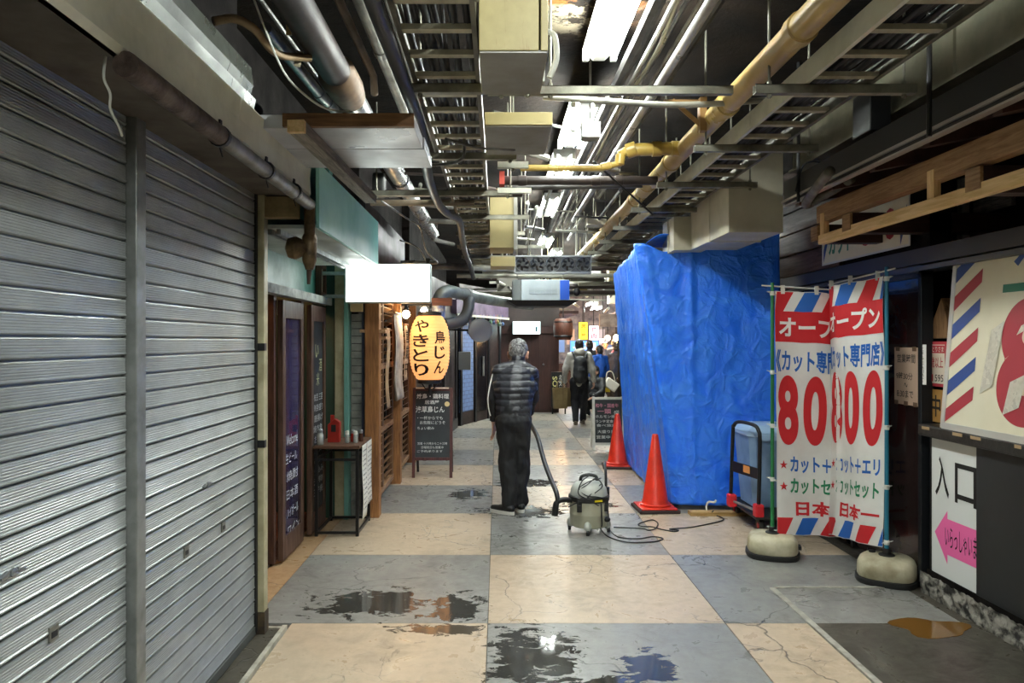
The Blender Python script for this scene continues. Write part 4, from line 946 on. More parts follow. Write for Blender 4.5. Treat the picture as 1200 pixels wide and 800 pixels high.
tag(obj('wooden_beam', MB().box(2.28, 2.36, 1.5, 5.25, 2.44, 2.565), OLDW, bev=.005), 'upper brown beam right beneath the awning rafters', 'beam')
tag(obj('wooden_beam', MB().box(2.27, 2.32, 1.5, 5.2, 2.285, 2.35), FIRW, bev=.004), 'pale fir rail crossing before the barber shop sign', 'beam')
for y, lab in ((3.83, 'nearer pale upright between the fir rail and the beam'), (5.12, 'farther short upright at the end of the fir rail'), (2.4, 'upright of the fir rail outside the view')):
    tag(obj('wooden_strut', MB().box(2.275, 2.315, y, y+.06, 2.35, 2.5), wood('fir_up', 'e6c28c', 'c69d64', .55, 2), bev=.003), lab, 'post')
for y, lab in ((4.72, 'lower dark crossbeam reaching in behind the fir rail'), (3.45, 'nearer dark crossbeam reaching in behind the fir rail'), (5.2, 'end crossbeam where the fir rail begins')):
    t = tag(obj('cross_beam', MB().box(2.28, 3.3, y, y+.1, 2.3, 2.43), wood('dark_beam', '3c2018', '27140f', .5, 0), bev=.006), lab, 'beam')
    obj('cut_end', MB().box(2.265, 2.281, y-.005, y+.105, 2.32, 2.425), OLDW, t)
tag(obj('knotty_board', MB().box(3.2, 3.23, 4.57, 4.94, 2.45, 2.58), wood('weathered', '9a928a', '3c3733', .7, 1, 7), bev=.004), 'weathered grey board with a dark knot under the awning', 'board')
tag(obj('white_post', MB().box(3.18, 3.23, 5.02, 5.08, 0, 2.72), WHITEP), 'slim white post rising behind the fir rail', 'post')
# sign over the door
t = notice('fascia_sign', 'cream sign with green and red characters above the barber door', 4.86, 6.18, 2.235, 2.6, 2.735, AL, [('#', 0, 0, 1.29, .335, CRB, 0), ('カット', -.33, -.02, .4, .2, BGR2, .04), ('8', .08, .0, .15, .22, BRD2, .04), ('0', .25, .0, .15, .22, BRD2, .04), ('0', .42, 0, .15, .22, BRD2, .04)])
for u in (-.62, .55):
    b = MB(); b.add([(u, -.165, 0), (u+.08, .0, 0), (u+.08, .1, 0), (u, -.06, 0)], [(0,1,2,3)])
    obj('blue_mark', on_plane(b, (2.733, 5.52, 2.4175), (0,-1,0), (0,0,1), .005), BBL2, t)
b = MB(); b.add([(-.62, -.02, 0), (-.54, .13, 0), (-.54, .16, 0), (-.58, .16, 0), (-.62, .08, 0)], [(0,1,2,3,4)]); obj('red_marks', on_plane(b, (2.733, 5.52, 2.4175), (0,-1,0), (0,0,1), .005), BRD2, t)
# ---------------------------------------------------------------- cable trays
CABLE = mat('cable_black', '1c1c1e', .6, col2='2a2a2c', scale=5)
RAILW = mat('tray_rail', 'd2d1c2', .4, .15, 'b3b1a0', 3); RAILD = mat('tray_rail_dark', '6e6b5e', .5, .3, '47443a', 4)
ZT = 2.8
def tray(x0, x1, ya, yb, lab, rail_m, ncab, other):
    t = thing('cable_tray', lab, 'cable tray', (0, ya, ZT))
    L = yb-ya
    def rail(x, s, m):
        b = MB(); b.prism([(x, 0), (x+s*.02, 0), (x+s*.02, .008), (x+s*.006, .008), (x+s*.006, .092), (x+s*.02, .092), (x+s*.02, .1), (x, .1)], 0, L); return obj('side_rail', b, m, t)
    r = rail(x0, 1, rail_m); rail(x1, -1, RAILD)
    y = 1.6
    while y < L and other: obj('joint_plate', MB().box(x0-.004, x0, y, y+.12, .02, .08), rail_m, t); y += 2.05
    me = mesh_of(MB().box(x0+.004, x1-.004, -.02, .02, .012, .034), 'rung'); me.materials.append(RUNGM)
    n = int(L/.252)
    for k in range(n):
        o = bpy.data.objects.new('rung', me); C.objects.link(o); o.parent = t; o.location = (0, .1+k*.252, 0)
    b = MB()
    for k in range(ncab):
        x = x0+.05+(x1-x0-.1)*k/(ncab-1); r = R.choice((.009, .012, .014, .016)); ph = R.uniform(0, 6)
        b.tube([(x+.012*math.sin(y*1.1+ph)+.008*math.sin(y*3+ph), y, .036+r+R.choice((0, 0, .02))+.006*math.sin(y*2+ph)) for y in [i*L/40 for i in range(41)]], r, 6)
    c = obj('cable_bundle', b, CABLE, t, smooth=True); c['kind'] = 'stuff'
    return t
tray(1.43, 1.75, .5, 12.0, 'right hand cable tray with pale side rail running over the tarp', RAILW, 11, True)
tray(-.39, -.08, .5, 12.0, 'left hand cable tray of dark rungs beside the stained duct', RAILD, 9, False)
b = MB(); b.tube(curve_pts([(1.55, .6, 2.87), (1.56, 2.3, 2.88), (1.5, 3.2, 2.87), (1.52, 4.2, 2.87), (1.49, 6, 2.87)]), .014, 8)
tag(obj('white_cable', b, WHITEP, smooth=True), 'thick white cable lying among black ones in the right tray', 'cable')
# struts that carry the trays
def strut(x0, x1, y, z, rods, lab, group=None, m=STEEL, top=3.5):
    t = thing('hanger_strut', lab, 'strut', (x0, y, z), 0, group); L = x1-x0
    b = MB(); b.box(0, L, -.02, .02, 0, .004); b.box(0, L, -.02, -.0165, .004, .042); b.box(0, L, .0165, .02, .004, .042); b.box(0, L, -.02, -.01, .038, .042); b.box(0, L, .01, .02, .038, .042)
    obj('channel', b, m, t)
    for rx in rods:
        b = MB(); b.tube([(rx-x0, 0, -.02), (rx-x0, 0, top-z)], .0065, 6); b.lathe([(.012, .045), (.012, .06)], (rx-x0, 0, 0), 6); b.lathe([(.012, -.015), (.012, -.002)], (rx-x0, 0, 0), 6)
        obj('threaded_rod', b, STEEL, t)
    return t
ZS = ZT-.045
names = ['first', 'second', 'third', 'fourth', 'fifth', 'sixth', 'seventh', 'eighth', 'ninth', 'tenth']
y = 3.43
for k in range(8):
    strut(1.2, 1.95, y, ZS, (1.27, 1.9), '%s steel strut below the right cable tray, counting from the viewer' % names[k], 'struts below the right tray'); y += 1.045
for k, (y, x0, x1) in enumerate(((2.45, -.44, -.03), (3.42, -.4, .18), (4.67, -.6, .12), (5.83, -1.0, .12), (6.95, -.45, .3), (8.0, -.45, .3), (9.1, -.5, .6), (10.2, -.5, .5))):
    strut(x0, x1, y, ZS, (x0+.04, x1-.04), '%s steel strut below the left cable tray, counting from the viewer' % names[k], 'struts below the left tray')
strut(-.05, 1.2, 3.75, 2.86, (.02, .27), 'long dark strut crossing right of the stained duct', None, STEEL)
strut(.0, .2, 4.75, 2.72, (.1,), 'short whitish strut holding up the second duct section', None, RAILW)
strut(.0, .26, 5.65, 2.74, (.1,), 'short pale strut behind the second duct section', None, RAILW)
# transverse pipes and conduits
def pipe(name, lab, pts, r, m, n=10, smooth='auto', couplings=(), cm=None, group=None):
    t = thing(name, lab, 'pipe', (0, 0, 0), 0, group); b = MB(); b.tube(pts, r, n); obj('run', b, m, t, smooth=smooth)
    if couplings:
        P = [Vector(p) for p in pts]; rl = r if isinstance(r, list) else [r]*len(P)
        for f in couplings:
            k = min(int(f*(len(P)-1)), len(P)-2); q = P[k].lerp(P[k+1], f*(len(P)-1)-k); rr = rl[k]; d = (P[k+1]-P[k]).normalized()
            b = MB(); b.tube([q-d*.035, q-d*.032, q+d*.032, q+d*.035], [rr*.95, rr*1.15, rr*1.15, rr*.95], n); obj('coupling', b, cm or m, t, smooth='auto')
    return t
YEL = mat('gas_yellow', 'bd9f4c', .35, col2='a2843c', scale=4, bump=.06); YELD = mat('gas_beige', 'bea468', .3, col2='9a7d48', scale=1.6)
CONDW = mat('conduit_white', 'a8a69a', .4, .1, '5f5c54', 3); CONDG = mat('conduit_grey', '85837e', .35, .5, '4a4843', 4); BRNP = mat('pipe_brown', '33261f', .5, 0, '1f1713', 3); SOOTP = mat('pipe_soot', '3c3a36', .5, .2, '242220', 4)
pipe('gas_pipe', 'fat yellow gas pipe running diagonally beside the right cable tray', [(1.3, .8, 2.94), (1.3, 12, 2.94)], .062, YELD, 18, couplings=(.21, .3, .42, .55), cm=YELD)
gx = 1.3
pipe('gas_branch', 'thin bright yellow gas branch stepping down across the ceiling', [(gx, 5.1, 2.94), (1.15, 5.1, 2.94), (.93, 5.1, 2.93), (.86, 5.12, 2.91), (.85, 5.12, 2.84), (.75, 5.12, 2.82), (.72, 5.12, 2.81), (.72, 5.12, 2.81), (.16, 5.12, 2.81)], [.045, .045, .045, .03, .024, .022, .022, .022, .022], YEL, 12, couplings=(.05, .15, .25, .45, .62, .95))
b = MB(); b.box(1.0, 1.25, 4.4, 4.43, 3.02, 3.05); b.bar((1.05, 4.41, 3.05), (1.22, 4.41, 2.9), .025, .01, (0, 1, 0)); b.box(1.21, 1.25, 4.38, 4.44, 2.86, 3.06)
tag(obj('pipe_bracket', b, mat('bracket_brown', '8d6b3d', .6)), 'brown triangular bracket clasping the fat yellow gas pipe', 'bracket')
pipe('conduit', 'bright grey steel conduit running diagonally left of the gas pipe', [(.93, .8, 3.08), (.93, 9, 3.08)], .026, mat('conduit_bright', 'b3b2b0', .35, .3, '85837e', 3), 12, couplings=(.25, .44, .6, .75))
for k, (x, z, r, m, lab) in enumerate(((.78, 3.27, .04, SOOTP, 'thick sooty pipe right of the ceiling lamps'), (.88, 3.3, .016, CONDW, 'thin pale conduit beside the thick sooty pipe'), (.94, 3.3, .014, CONDG, 'thin grey conduit close to the sooty pipe'), (1.0, 3.28, .012, CONDW, 'thin whitish conduit nearest the bright grey one'), (1.07, 3.26, .03, SOOTP, 'dark conduit between the thin white one and the gas pipe'))):
    pipe('conduit', lab, [(x, .8, z), (x, 4, z-.01), (x-.02, 8, z), (x, 11, z)], r, m, 8)
b = MB(); b.tube(curve_pts([(.86, .8, 3.25), (.9, 2.5, 3.24), (.85, 3.2, 3.23), (.9, 4.2, 3.24), (.86, 5.4, 3.24), (.9, 7, 3.24)]), .011, 6)
tag(obj('loose_cable', b, mat('cable_cream', 'a39f88', .6), smooth=True), 'wavy cream cable following the thin conduits', 'cable')
pipe('conduit', 'white conduit sagging slightly from the lamp across to the right tray', curve_pts([(.25, 4.05, 2.95), (.6, 4.05, 2.925), (1.0, 4.05, 2.905), (1.45, 4.05, 2.93), (1.6, 4.05, 2.96)]), .017, CONDW, 10)
pipe('cross_pipe', 'brown steel pipe crossing the whole ceiling below the gas branch', [(.05, 5.75, 2.86), (1.25, 5.75, 2.86)], .035, BRNP, 12, couplings=(.12, .6, .75))
pipe('cross_pipe', 'dark sooty pipe crossing just behind the brown one', [(.05, 6.3, 2.92), (1.3, 6.3, 2.95)], .03, SOOTP, 12)
pipe('cross_pipe', 'brown pipe crossing on the left before the teal awning', [(-1.1, 5.9, 2.79), (.2, 5.9, 2.79)], .03, BRNP, 12, couplings=(.2, .55))
pipe('cross_pipe', 'paler pipe crossing on the left just past the brown one', [(-1.1, 6.35, 2.8), (-.2, 6.35, 2.8)], .026, mat('pipe_tan', '8b7a66', .45, .1, '5b4c3e', 4), 12)
b = MB(); b.box(-1.0, -.9, 5.84, 5.96, 2.76, 2.95); tag(obj('pipe_valve', b, SOOTP, bev=.02), 'sooty valve block on the left crossing pipe', 'valve')
b = MB(); b.box(.015, .055, 5.69, 5.8, 2.82, 2.92); tag(obj('red_tag', b, mat('tag_red', 'b5402f', .6)), 'small red tag tied at the left end of the brown crossing pipe', 'tag')
pipe('tie_rod', 'thin black tie rod slanting down to the gas pipe', [(.72, 5.5, 2.95), (1.25, 5.9, 2.62)], .008, BLKM, 6)
pipe('big_pipe', 'thick brown drain pipe wrapped in silver, running along the left ceiling', [(-.84, .8, 3.0), (-.84, 3.9, 3.0)], .078, BRNP, 20, couplings=(.2,))
t = bpy.data.objects['big_pipe']
b = MB(); b.tube([(-.84, 4.2, 3.0), (-.84, 7.0, 3.0), (-.83, 9.5, 2.99)], .072, 20); obj('silver_run', b, mat('silver_wrap', 'c4c6c6', .3, .8, '8f9090', 6, .15, 25), t, smooth='auto')
b = MB(); b.lathe([(.078, 3.8), (.1, 3.83), (.1, 4.05), (.085, 4.2)], (-.84, 0, 3.0), 20, 'Y', False); obj('collar', b, mat('collar_tan', '7a634c', .6, col2='54412f', scale=6), t, smooth='auto')
for yy in (5.4, 6.3): b = MB(); b.lathe([(.073, yy), (.079, yy), (.079, yy+.03), (.073, yy+.03)], (-.84, 0, 3.0), 20, 'Y', False); obj('band', b, BLKM, t)
b = MB(); b.tube([(-.9, .8, 2.98), (-.9, 3.2, 3.02)], .06, 12)
pipe('steel_pipe', 'pale steel water pipe between the thick drain and the black hose', [(-.6, .8, 3.1), (-.605, 5.2, 3.1)], .033, CONDW, 14, couplings=(.42, .68), cm=CONDG)
pipe('steel_pipe', 'second slim pale pipe glimpsed right of the black hose', [(-.5, .8, 3.15), (-.5, 6.2, 3.15)], .016, CONDW, 10)
pipe('tan_pipe', 'slim tan pipe close beside the thick brown drain', [(-.7, .8, 3.12), (-.71, 4.2, 3.12), (-.72, 4.3, 3.05)], .022, mat('pipe_tan'), 10)
pipe('steel_pipe', 'short silver pipe left of the thick brown drain', [(-1.06, 3.35, 3.03), (-1.03, 4.25, 3.03), (-1.0, 4.6, 3.03)], .03, GALV, 12, couplings=(.5, .75))
pipe('thin_pipe', 'thin grey pipe in the dark above the shutter header', [(-1.1, 1.0, 3.12), (-1.02, 4.4, 3.1)], .012, CONDG, 8)
pipe('thin_pipe', 'another thin pipe beside it, nearer the brown drain', [(-1.0, 1.0, 3.16), (-.95, 4.4, 3.14)], .01, CONDW, 8)
b = MB(); b.tube(curve_pts([V(250, 25, 3.0), V(275, 22, 3.05), V(298, 34, 3.1), V(315, 55, 3.2), V(330, 65, 3.3), V(350, 67, 3.38), V(364, 68, 3.42)]), .018, 10)
tag(obj('flexible_duct', b, mat('flex_tan', 'a08866', .6, col2='7c6549', scale=9), smooth=True), 'tan flexible conduit looping out of the dark above the header', 'conduit')
b = MB(); b.bar(V(362, 54, 3.42), V(374, 60, 3.42), .05, .03, (0, 1, 0)); b.bar(V(352, 60, 3.4), V(348, 78, 3.4), .03, .004, (0, 1, 0))
tag(obj('taped_joint', b, mat('tape_tan', '9d927a', .7)), 'taped joint with a loose tape tail at the end of the tan conduit', 'joint')
b = MB(); b.tube(curve_pts([V(296, -5, 3.0), V(315, 45, 3.05), V(335, 88, 3.1), V(362, 115, 3.15), V(385, 128, 3.2), V(412, 131, 3.4)]), .005, 6)
tag(obj('hanging_wire', b, WHITEP, smooth=True), 'thin white wire swooping down over the dark left ceiling', 'wire')
b = MB(); b.box(-.98, -.955, 3.4, 3.41, 3.02, 3.2); tag(obj('hanging_strap', b, YELD), 'short yellowish strap hanging near the tan conduit', 'strap')
# black hose meandering
hp = [(-.42, .9, 2.83), (-.43, 2.4, 2.78), (-.42, 3.2, 2.76), (-.42, 4.0, 2.76), (-.46, 4.8, 2.72), (-.47, 5.2, 2.70), (-.46, 5.8, 2.68), (-.42, 6.2, 2.68), (-.35, 6.7, 2.7), (-.37, 7.6, 2.68), (-.38, 8.6, 2.64), (-.36, 9.6, 2.6), (-.34, 10.4, 2.5)]
b = MB(); b.tube(curve_pts(hp, 8), .032, 10); tag(obj('black_hose', b, mat('hose_black', '2b2b2c', .45, col2='4a4a4a', scale=7), smooth=True), 'thick black insulated hose meandering along the left cable tray', 'hose')
b = MB(); b.tube(curve_pts([(-.5, 4.6, 2.98), (-.49, 4.6, 2.72), (-.44, 4.58, 2.7), (-.3, 4.5, 2.69), (-.22, 4.4, 2.69), (-.2, 4.4, 2.74), (-.2, 4.4, 2.86)]), .01, 8)
tag(obj('bent_tube', b, CONDG, smooth=True), 'bent steel tube hooked under the left cable tray', 'tube')
# ducts
DCT = mat('duct_beige', '948659', .5, col2='82754b', scale=2.2)
def rust(name):
    n = N(name); co = n.co('Object'); s = n.noise(n.co('Object', (7, 7, .7)), 2.4, 5, .7, .5); d = n.noise(co, 20, 4)
    n.p('Base Color', n.mix(n.ramp(s, .6, .72), n.mix(n.ramp(d, .3, .7), lin('94875a'), lin('887b50')), lin('6a4420'))); n.p('Roughness', .5); return n.m
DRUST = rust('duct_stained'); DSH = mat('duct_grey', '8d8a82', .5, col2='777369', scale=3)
t = thing('hanging_duct', 'boxy beige duct with brown rust streaks at the top of the picture', 'duct', (0, 0, 0))
obj('casing', MB().box(-.07, .155, 2.75, 3.22, 2.69, 3.3), DRUST, t, bev=.004); obj('side_panel', MB().box(.162, .19, 2.75, 3.22, 2.69, 3.3), DCT, t, bev=.003)
obj('shaded_bottom', MB().box(-.066, .186, 2.755, 3.215, 2.683, 2.692), DSH, t)  # underside shade is put into this grey sheet's colour
b = MB(); b.box(.19, .2, 3.1, 3.14, 2.7, 3.25); b.tube(curve_pts([(.19, 3.12, 2.92), (.24, 3.12, 2.9), (.25, 3.12, 2.8), (.22, 3.12, 2.72)]), .013, 8); obj('loop_cable', b, WHITEP, t, smooth='auto')
t = thing('hanging_duct', 'second section of beige duct, low and wide, behind the stained one', 'duct', (0, 0, 0))
obj('casing', MB().box(-.07, .3, 4.0, 4.62, 2.78, 2.85), DCT, t, bev=.003); obj('shaded_bottom', MB().box(-.065, .295, 4.01, 4.61, 2.772, 2.782), DSH, t)  # grey bottom sheet again paints the duct's shaded underside
t = thing('hanging_duct', 'third tall section of beige duct above the row of fans', 'duct', (0, 0, 0))
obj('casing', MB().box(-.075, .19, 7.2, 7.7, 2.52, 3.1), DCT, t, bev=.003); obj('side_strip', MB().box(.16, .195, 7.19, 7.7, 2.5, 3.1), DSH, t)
t = thing('hanging_duct', 'fourth small beige duct step just above the air conditioner', 'duct', (0, 0, 0))
for yy in (8.4, 8.6): obj('hanger_rod', MB().tube([(.06, yy, 2.56), (.06, yy, 3.5)], .007, 6), STEEL, t)
obj('casing', MB().box(-.08, .2, 8.3, 8.7, 2.45, 2.56), DCT, t, bev=.003)
t = thing('side_duct', 'flat white bottomed duct crossing left above the shutter corner', 'duct', (0, 0, 0))
obj('near_section', MB().box(-1.08, -.37, 3.27, 3.62, 2.55, 2.61), mat('duct_white', 'c3c4c8', .35, .2, 'a5a6ab', 3), t, bev=.003)
obj('far_section', MB().box(-1.08, -.36, 3.63, 4.02, 2.55, 2.61), mat('duct_white'), t, bev=.003)
obj('wood_edge', MB().box(-.95, -.37, 3.24, 3.268, 2.55, 2.608), wood('edge_wood', '8a6038', '5f3f22', .6, 0), t)
b = MB(); b.bar((-.86, 3.15, 2.52), (-.82, 4.75, 2.52), .07, .05); t = tag(obj('wooden_batten', b, wood('batten_grey', '8f8578', '5d554b', .7, 1)), 'greyish batten slung beneath the white crossing duct', 'plank')
b = MB(); b.bar((-.862, 3.13, 2.52), (-.86, 3.16, 2.52), .072, .052); obj('sawn_end', b, FIRW, t)
# boxes hanging before the tarp
GRB = mat('duct_offwhite', 'c9c3ae', .45, .1, 'b3ad98', 2.5)
for (x0, x1, y0, y1, z0, z1, lab) in ((1.78, 2.2, 5.65, 6.75, 2.44, 3.05, 'larger off white box duct hanging before the tarp, on the right'), (1.62, 1.92, 6.75, 7.2, 2.44, 2.75, 'smaller off white box duct hanging before the tarp, on the left')):
    t = thing('hanging_box', lab, 'duct', (0, 0, 0)); obj('casing', MB().box(x0, x1, y0, y1, z0, z1), GRB, t, bev=.004)
    obj('seam_flange', MB().box(x0-.008, x1+.008, y0+(y1-y0)*.45, y0+(y1-y0)*.45+.025, z0-.008, z1), GRB, t)
    for q in ((x0+.05, y0+.1), (x1-.05, y1-.1)): obj('hanger_rod', MB().tube([(*q, z1), (*q, 3.5)], .007, 6), STEEL, t)
# big duct above the awning
t = thing('long_duct', 'long shadowy beige duct above the awning on the right', 'duct', (0, 0, 0))
obj('casing', MB().box(2.25, 2.75, -2, 5.6, 2.9, 3.2), mat('duct_dim', '8a8570', .6, .1, '5d5948', 2), t, bev=.006)
obj('lower_flange', MB().box(2.22, 2.78, -2, 5.6, 2.88, 2.9), mat('duct_dim'), t); obj('seam_flange', MB().box(2.235, 2.25, 3.6, 3.63, 2.89, 3.2), mat('duct_dim'), t)
tag(obj('black_panel_box', MB().box(2.08, 2.2, 4.1, 4.3, 2.78, 3.02), BLKM, bev=.006), 'black electrical box at the end of the first right strut', 'box')
b = MB(); b.tube(curve_pts([(1.95, 4.3, 2.6), (1.99, 4.6, 2.55), (2.06, 4.9, 2.52), (2.15, 5.0, 2.55), (2.22, 4.6, 2.62)]), .03, 10)
tag(obj('flexible_duct', b, mat('flex_grey', '5f5a4e', .6, col2='3c382f', scale=8), smooth=True), 'drooping grey flexible pipe in front of the long right duct', 'conduit')
for k, (x, y, lab) in enumerate(((2.0, 3.4, 'dark drop rod nearest the viewer above the awning'), (2.05, 5.0, 'dark drop rod behind the drooping grey pipe'))):
    b = MB(); b.tube([(x, y, 2.55), (x, y, 3.5)], .012, 8); tag(obj('drop_rod', b, BLKM), lab, 'rod')
b = MB(); b.tube(curve_pts([(2.03, 5.0, 2.62), (2.08, 4.98, 2.8), (2.2, 4.95, 2.8), (2.26, 4.9, 2.68)]), .007, 6); tag(obj('loose_cable', b, BLACK, smooth=True), 'loose black cable arching beside the drooping grey pipe', 'cable')
# row of five fans and the air conditioner
t = thing('fan_array', 'black hanging panel with a row of five round fans', 'fan', (X(648, 9.0), 9.0, 2.44))
obj('panel', MB().box(-.46, .46, 0, .12, 0, .215), mat('fan_panel', '26282a', .5, .2, '3c3e40', 4), t, bev=.006)
b = MB()
for z in (0, .205): b.box(-.47, .47, -.012, .13, z-.006, z+.012)
for x in (-.47, .46): b.box(x, x+.012, -.012, .13, 0, .21)
obj('frame', b, mat('fan_frame', '8a8d8c', .35, .6), t)
for k in range(5):
    cx = -.37+k*.185
    b = MB(); b.lathe([(.08, -.014), (.088, -.02), (.09, -.01), (.085, 0)], (cx, 0, .107), 24, 'Y', False); g = obj('fan_ring', b, mat('fan_ring', '5c5f60', .4, .5), t, smooth='auto')
    b = MB(); b.lathe([(.001, -.012), (.03, -.012), (.03, -.002)], (cx, 0, .107), 14, 'Y')
    for q in range(6):
        a = q*math.pi/3; b.bar((cx+.03*math.cos(a), -.006, .107+.03*math.sin(a)), (cx+.078*math.cos(a+.4), -.004, .107+.078*math.sin(a+.4)), .004, .035, (math.sin(a), .5, -math.cos(a)))
    obj('rotor', b, BLKM, g)
for x in (-.3, .3): obj('hanger_rod', MB().tube([(x, .06, .2), (x, .06, 1.06)], .007, 6), STEEL, t)
t = thing('air_conditioner', 'pale grey ceiling air conditioner with dark drip tray beneath the fans', 'air conditioner', (X(636, 10.2), 10.2, 2.14))
obj('housing', MB().box(-.3, .37, 0, .5, .03, .32), mat('ac_grey', 'b9c4c6', .4, col2='a2adb0', scale=3), t, bev=.01)
obj('blue_end', MB().box(.24, .37, -.012, .0, .04, .31), mat('ac_blue', '1f52b8', .5), t); obj('grey_end', MB().box(-.42, -.3, .02, .45, .03, .32), mat('ac_side', '6f7472', .5), t)
b = MB()
for k in range(5): b.box(-.19+.08*k, -.12+.08*k, -.008, 0, .12, .16); b.box(-.19+.08*k, -.12+.08*k, -.008, 0, .17, .21)
obj('front_panels', b, mat('ac_panel', 'a9b4b6', .4), t)
b = MB(); b.add([(-.5, -.08, .03), (.5, -.08, .03), (.5, .5, .03), (-.5, .5, .03), (-.36, -.02, -.05), (.36, -.02, -.05), (.36, .45, -.05), (-.36, .45, -.05)], [(0,1,2,3),(7,6,5,4),(0,4,5,1),(1,5,6,2),(2,6,7,3),(3,7,4,0)]); obj('drip_tray', b, BLACK, t)
for x in (-.35, .3): obj('hanger_rod', MB().tube([(x, .2, .3), (x, .2, 1.36)], .007, 6), STEEL, t)
b = MB(); b.ell((X(676, 10.2), 10.2, Z(342, 10.2)), (.05, .05, .06)); b.tube([(X(676, 10.2), 10.3, Z(342, 10.2)), (X(664, 10.2), 10.32, Z(342, 10.2))], .015, 6); tag(obj('speaker_horn', b, BLACK, smooth=True), 'small black knob of an intercom horn right of the air conditioner', 'speaker')
# exhaust pipe of the grill bar
t = thing('exhaust_pipe', 'fat grey exhaust pipe rising and bending over behind the lantern', 'pipe', (0, 0, 0))
EXH = mat('exhaust_grey', '8f9794', .4, .4, '6d7472', 5, .2, 30)
b = MB(); pts = curve_pts([V(514, 392, 9.0), V(514, 365, 9.0), V(515, 348, 9.0), V(524, 341, 9.05), V(540, 344, 9.3), V(580, 352, 10.3), V(622, 358, 11.8)], 5); b.tube(pts, .075, 18); obj('main_run', b, EXH, t, smooth='auto')
b = MB(); b.tube(curve_pts([V(550, 350, 9.4), V(548, 365, 9.3), V(540, 376, 9.2), V(522, 380, 9.1)]), .075, 16); obj('lower_elbow', b, mat('elbow_dark', '474c4e', .5, .1), t, smooth='auto')
b = MB(); b.tube([V(514, 372, 8.98), V(514, 358, 8.98)], .083, 16); obj('tape_wrap', b, mat('tape_blue', '4d6aa8', .4, col2='a9b0b4', scale=20), t)
b = MB(); P0, P1 = V(545, 345, 9.42), V(552, 346.5, 9.6); b.tube([P0, P1], .085, 16); obj('clamp_band', b, GALV, t)
# thin wiring and small clutter on the left ceiling
for k, (pts, lab) in enumerate((([(-.95, 6.0, 2.75), (-.8, 6.4, 2.68), (-.72, 6.8, 2.66), (-.7, 7.2, 2.5), (-.62, 7.6, 2.42)], 'thin grey wire drooping past the silver pipe'), ([(-.98, 7.4, 2.62), (-.85, 7.8, 2.6), (-.8, 8.2, 2.5), (-.78, 8.3, 2.35)], 'thin wire hanging behind the teal awning'), ([(.1, 4.3, 2.72), (.0, 4.2, 2.7), (-.12, 4.2, 2.71), (-.3, 4.2, 2.76)], 'grey cable slung between duct and left tray'))):
    b = MB(); b.tube(curve_pts(pts), .008, 6); tag(obj('loose_wire', b, CONDG, smooth=True), lab, 'wire')
pipe('thin_pipe', 'short stub pipe with two arms behind the teal awning', [(-1.0, 7.6, 2.42), (-.62, 7.6, 2.42)], .02, CONDG, 8)
pipe('thin_pipe', 'vertical stub joining the two armed pipe', [(-.72, 7.6, 2.3), (-.72, 7.6, 2.46)], .025, SOOTP, 8)
# black side wall above the lattice with sheet cladding
tag(obj('sheet_cladding', MB().box(-1.298, -1.25, 6.95, 9.9, 2.05, 2.95), mat('sheet_dark', '3a3038', .45, .2, '241e22', 2.5)), 'dark sheet cladding above the slatted screens', 'cladding')
# far ceiling clutter: pipes, ladders and conduits beyond the fans
ORD = ['first', 'second', 'third', 'fourth', 'fifth', 'sixth', 'seventh', 'eighth', 'ninth', 'tenth', 'eleventh', 'twelfth', 'thirteenth', 'fourteenth', 'fifteenth', 'sixteenth', 'seventeenth', 'eighteenth', 'nineteenth', 'twentieth', 'twenty-first', 'twenty-second']
def scatter(n, y0, y1, fn, mats, where, name, group):
    ys = sorted(R.uniform(y0, y1) for _ in range(n)); cnt = {}
    for k, y in enumerate(ys):
        mi = (k*3+k//4) % len(mats); mn, m = mats[mi]; cnt[mn] = cnt.get(mn, 0)+1
        pts, r = fn(y, k); pipe(name, '%s %s %s, counting away from the viewer' % (ORD[cnt[mn]-1], mn, where), pts, r, m, 8, group=group)
def far(y, k):
    z = R.uniform(2.35, 2.95)-(y-9)*.012; xc = .3+(y-9)*.14; L = R.uniform(.5, 2.6); x = xc+R.uniform(-1.0, 1.3); r = R.choice((.014, .02, .03, .045))
    if k % 3 == 2: return [(x, y, z), (x+.3, y+R.uniform(1.5, 3), z)], r
    return [(x-L/2, y, z), (x+L/2, y+R.uniform(-.2, .2), z+R.uniform(-.05, .05))], r
scatter(34, 9.7, 17.0, far, (('white conduit', CONDW), ('grey conduit', CONDG), ('steel channel pipe', STEEL), ('brown pipe', BRNP), ('pale pipe', RAILW)), 'in the ceiling clutter beyond the fans', 'ceiling_pipe', 'far ceiling pipes')
def leftd(y, k):
    x = R.uniform(-1.1, .05); z = R.uniform(2.9, 3.3); return [(x, y, z), (x+R.uniform(-.1, .9), y+R.uniform(.1, .6), z)], R.choice((.012, .02, .028))
scatter(18, 4.8, 9.5, leftd, (('white conduit', CONDW), ('brown pipe', BRNP), ('steel pipe', STEEL), ('grey conduit', CONDG)), 'in the dark above the ladder tray', 'ceiling_conduit', 'conduits above the ladder tray')
def rightd(y, k):
    x = R.uniform(.3, 1.2); z = R.uniform(2.95, 3.25)
    return ([(x, y, z), (x+R.uniform(.2, .8), y+R.uniform(0, .3), z)] if k % 2 else [(x, y, z), (x+.02, y+2, z)]), R.choice((.012, .018, .026))
scatter(16, 5.9, 9.3, rightd, (('white conduit', CONDW), ('sooty pipe', SOOTP), ('grey conduit', CONDG)), 'in the dark over the fan panel', 'ceiling_conduit', 'conduits over the fan panel')
ys = sorted(R.uniform(10.6, 17) for _ in range(14)); cnt = {}
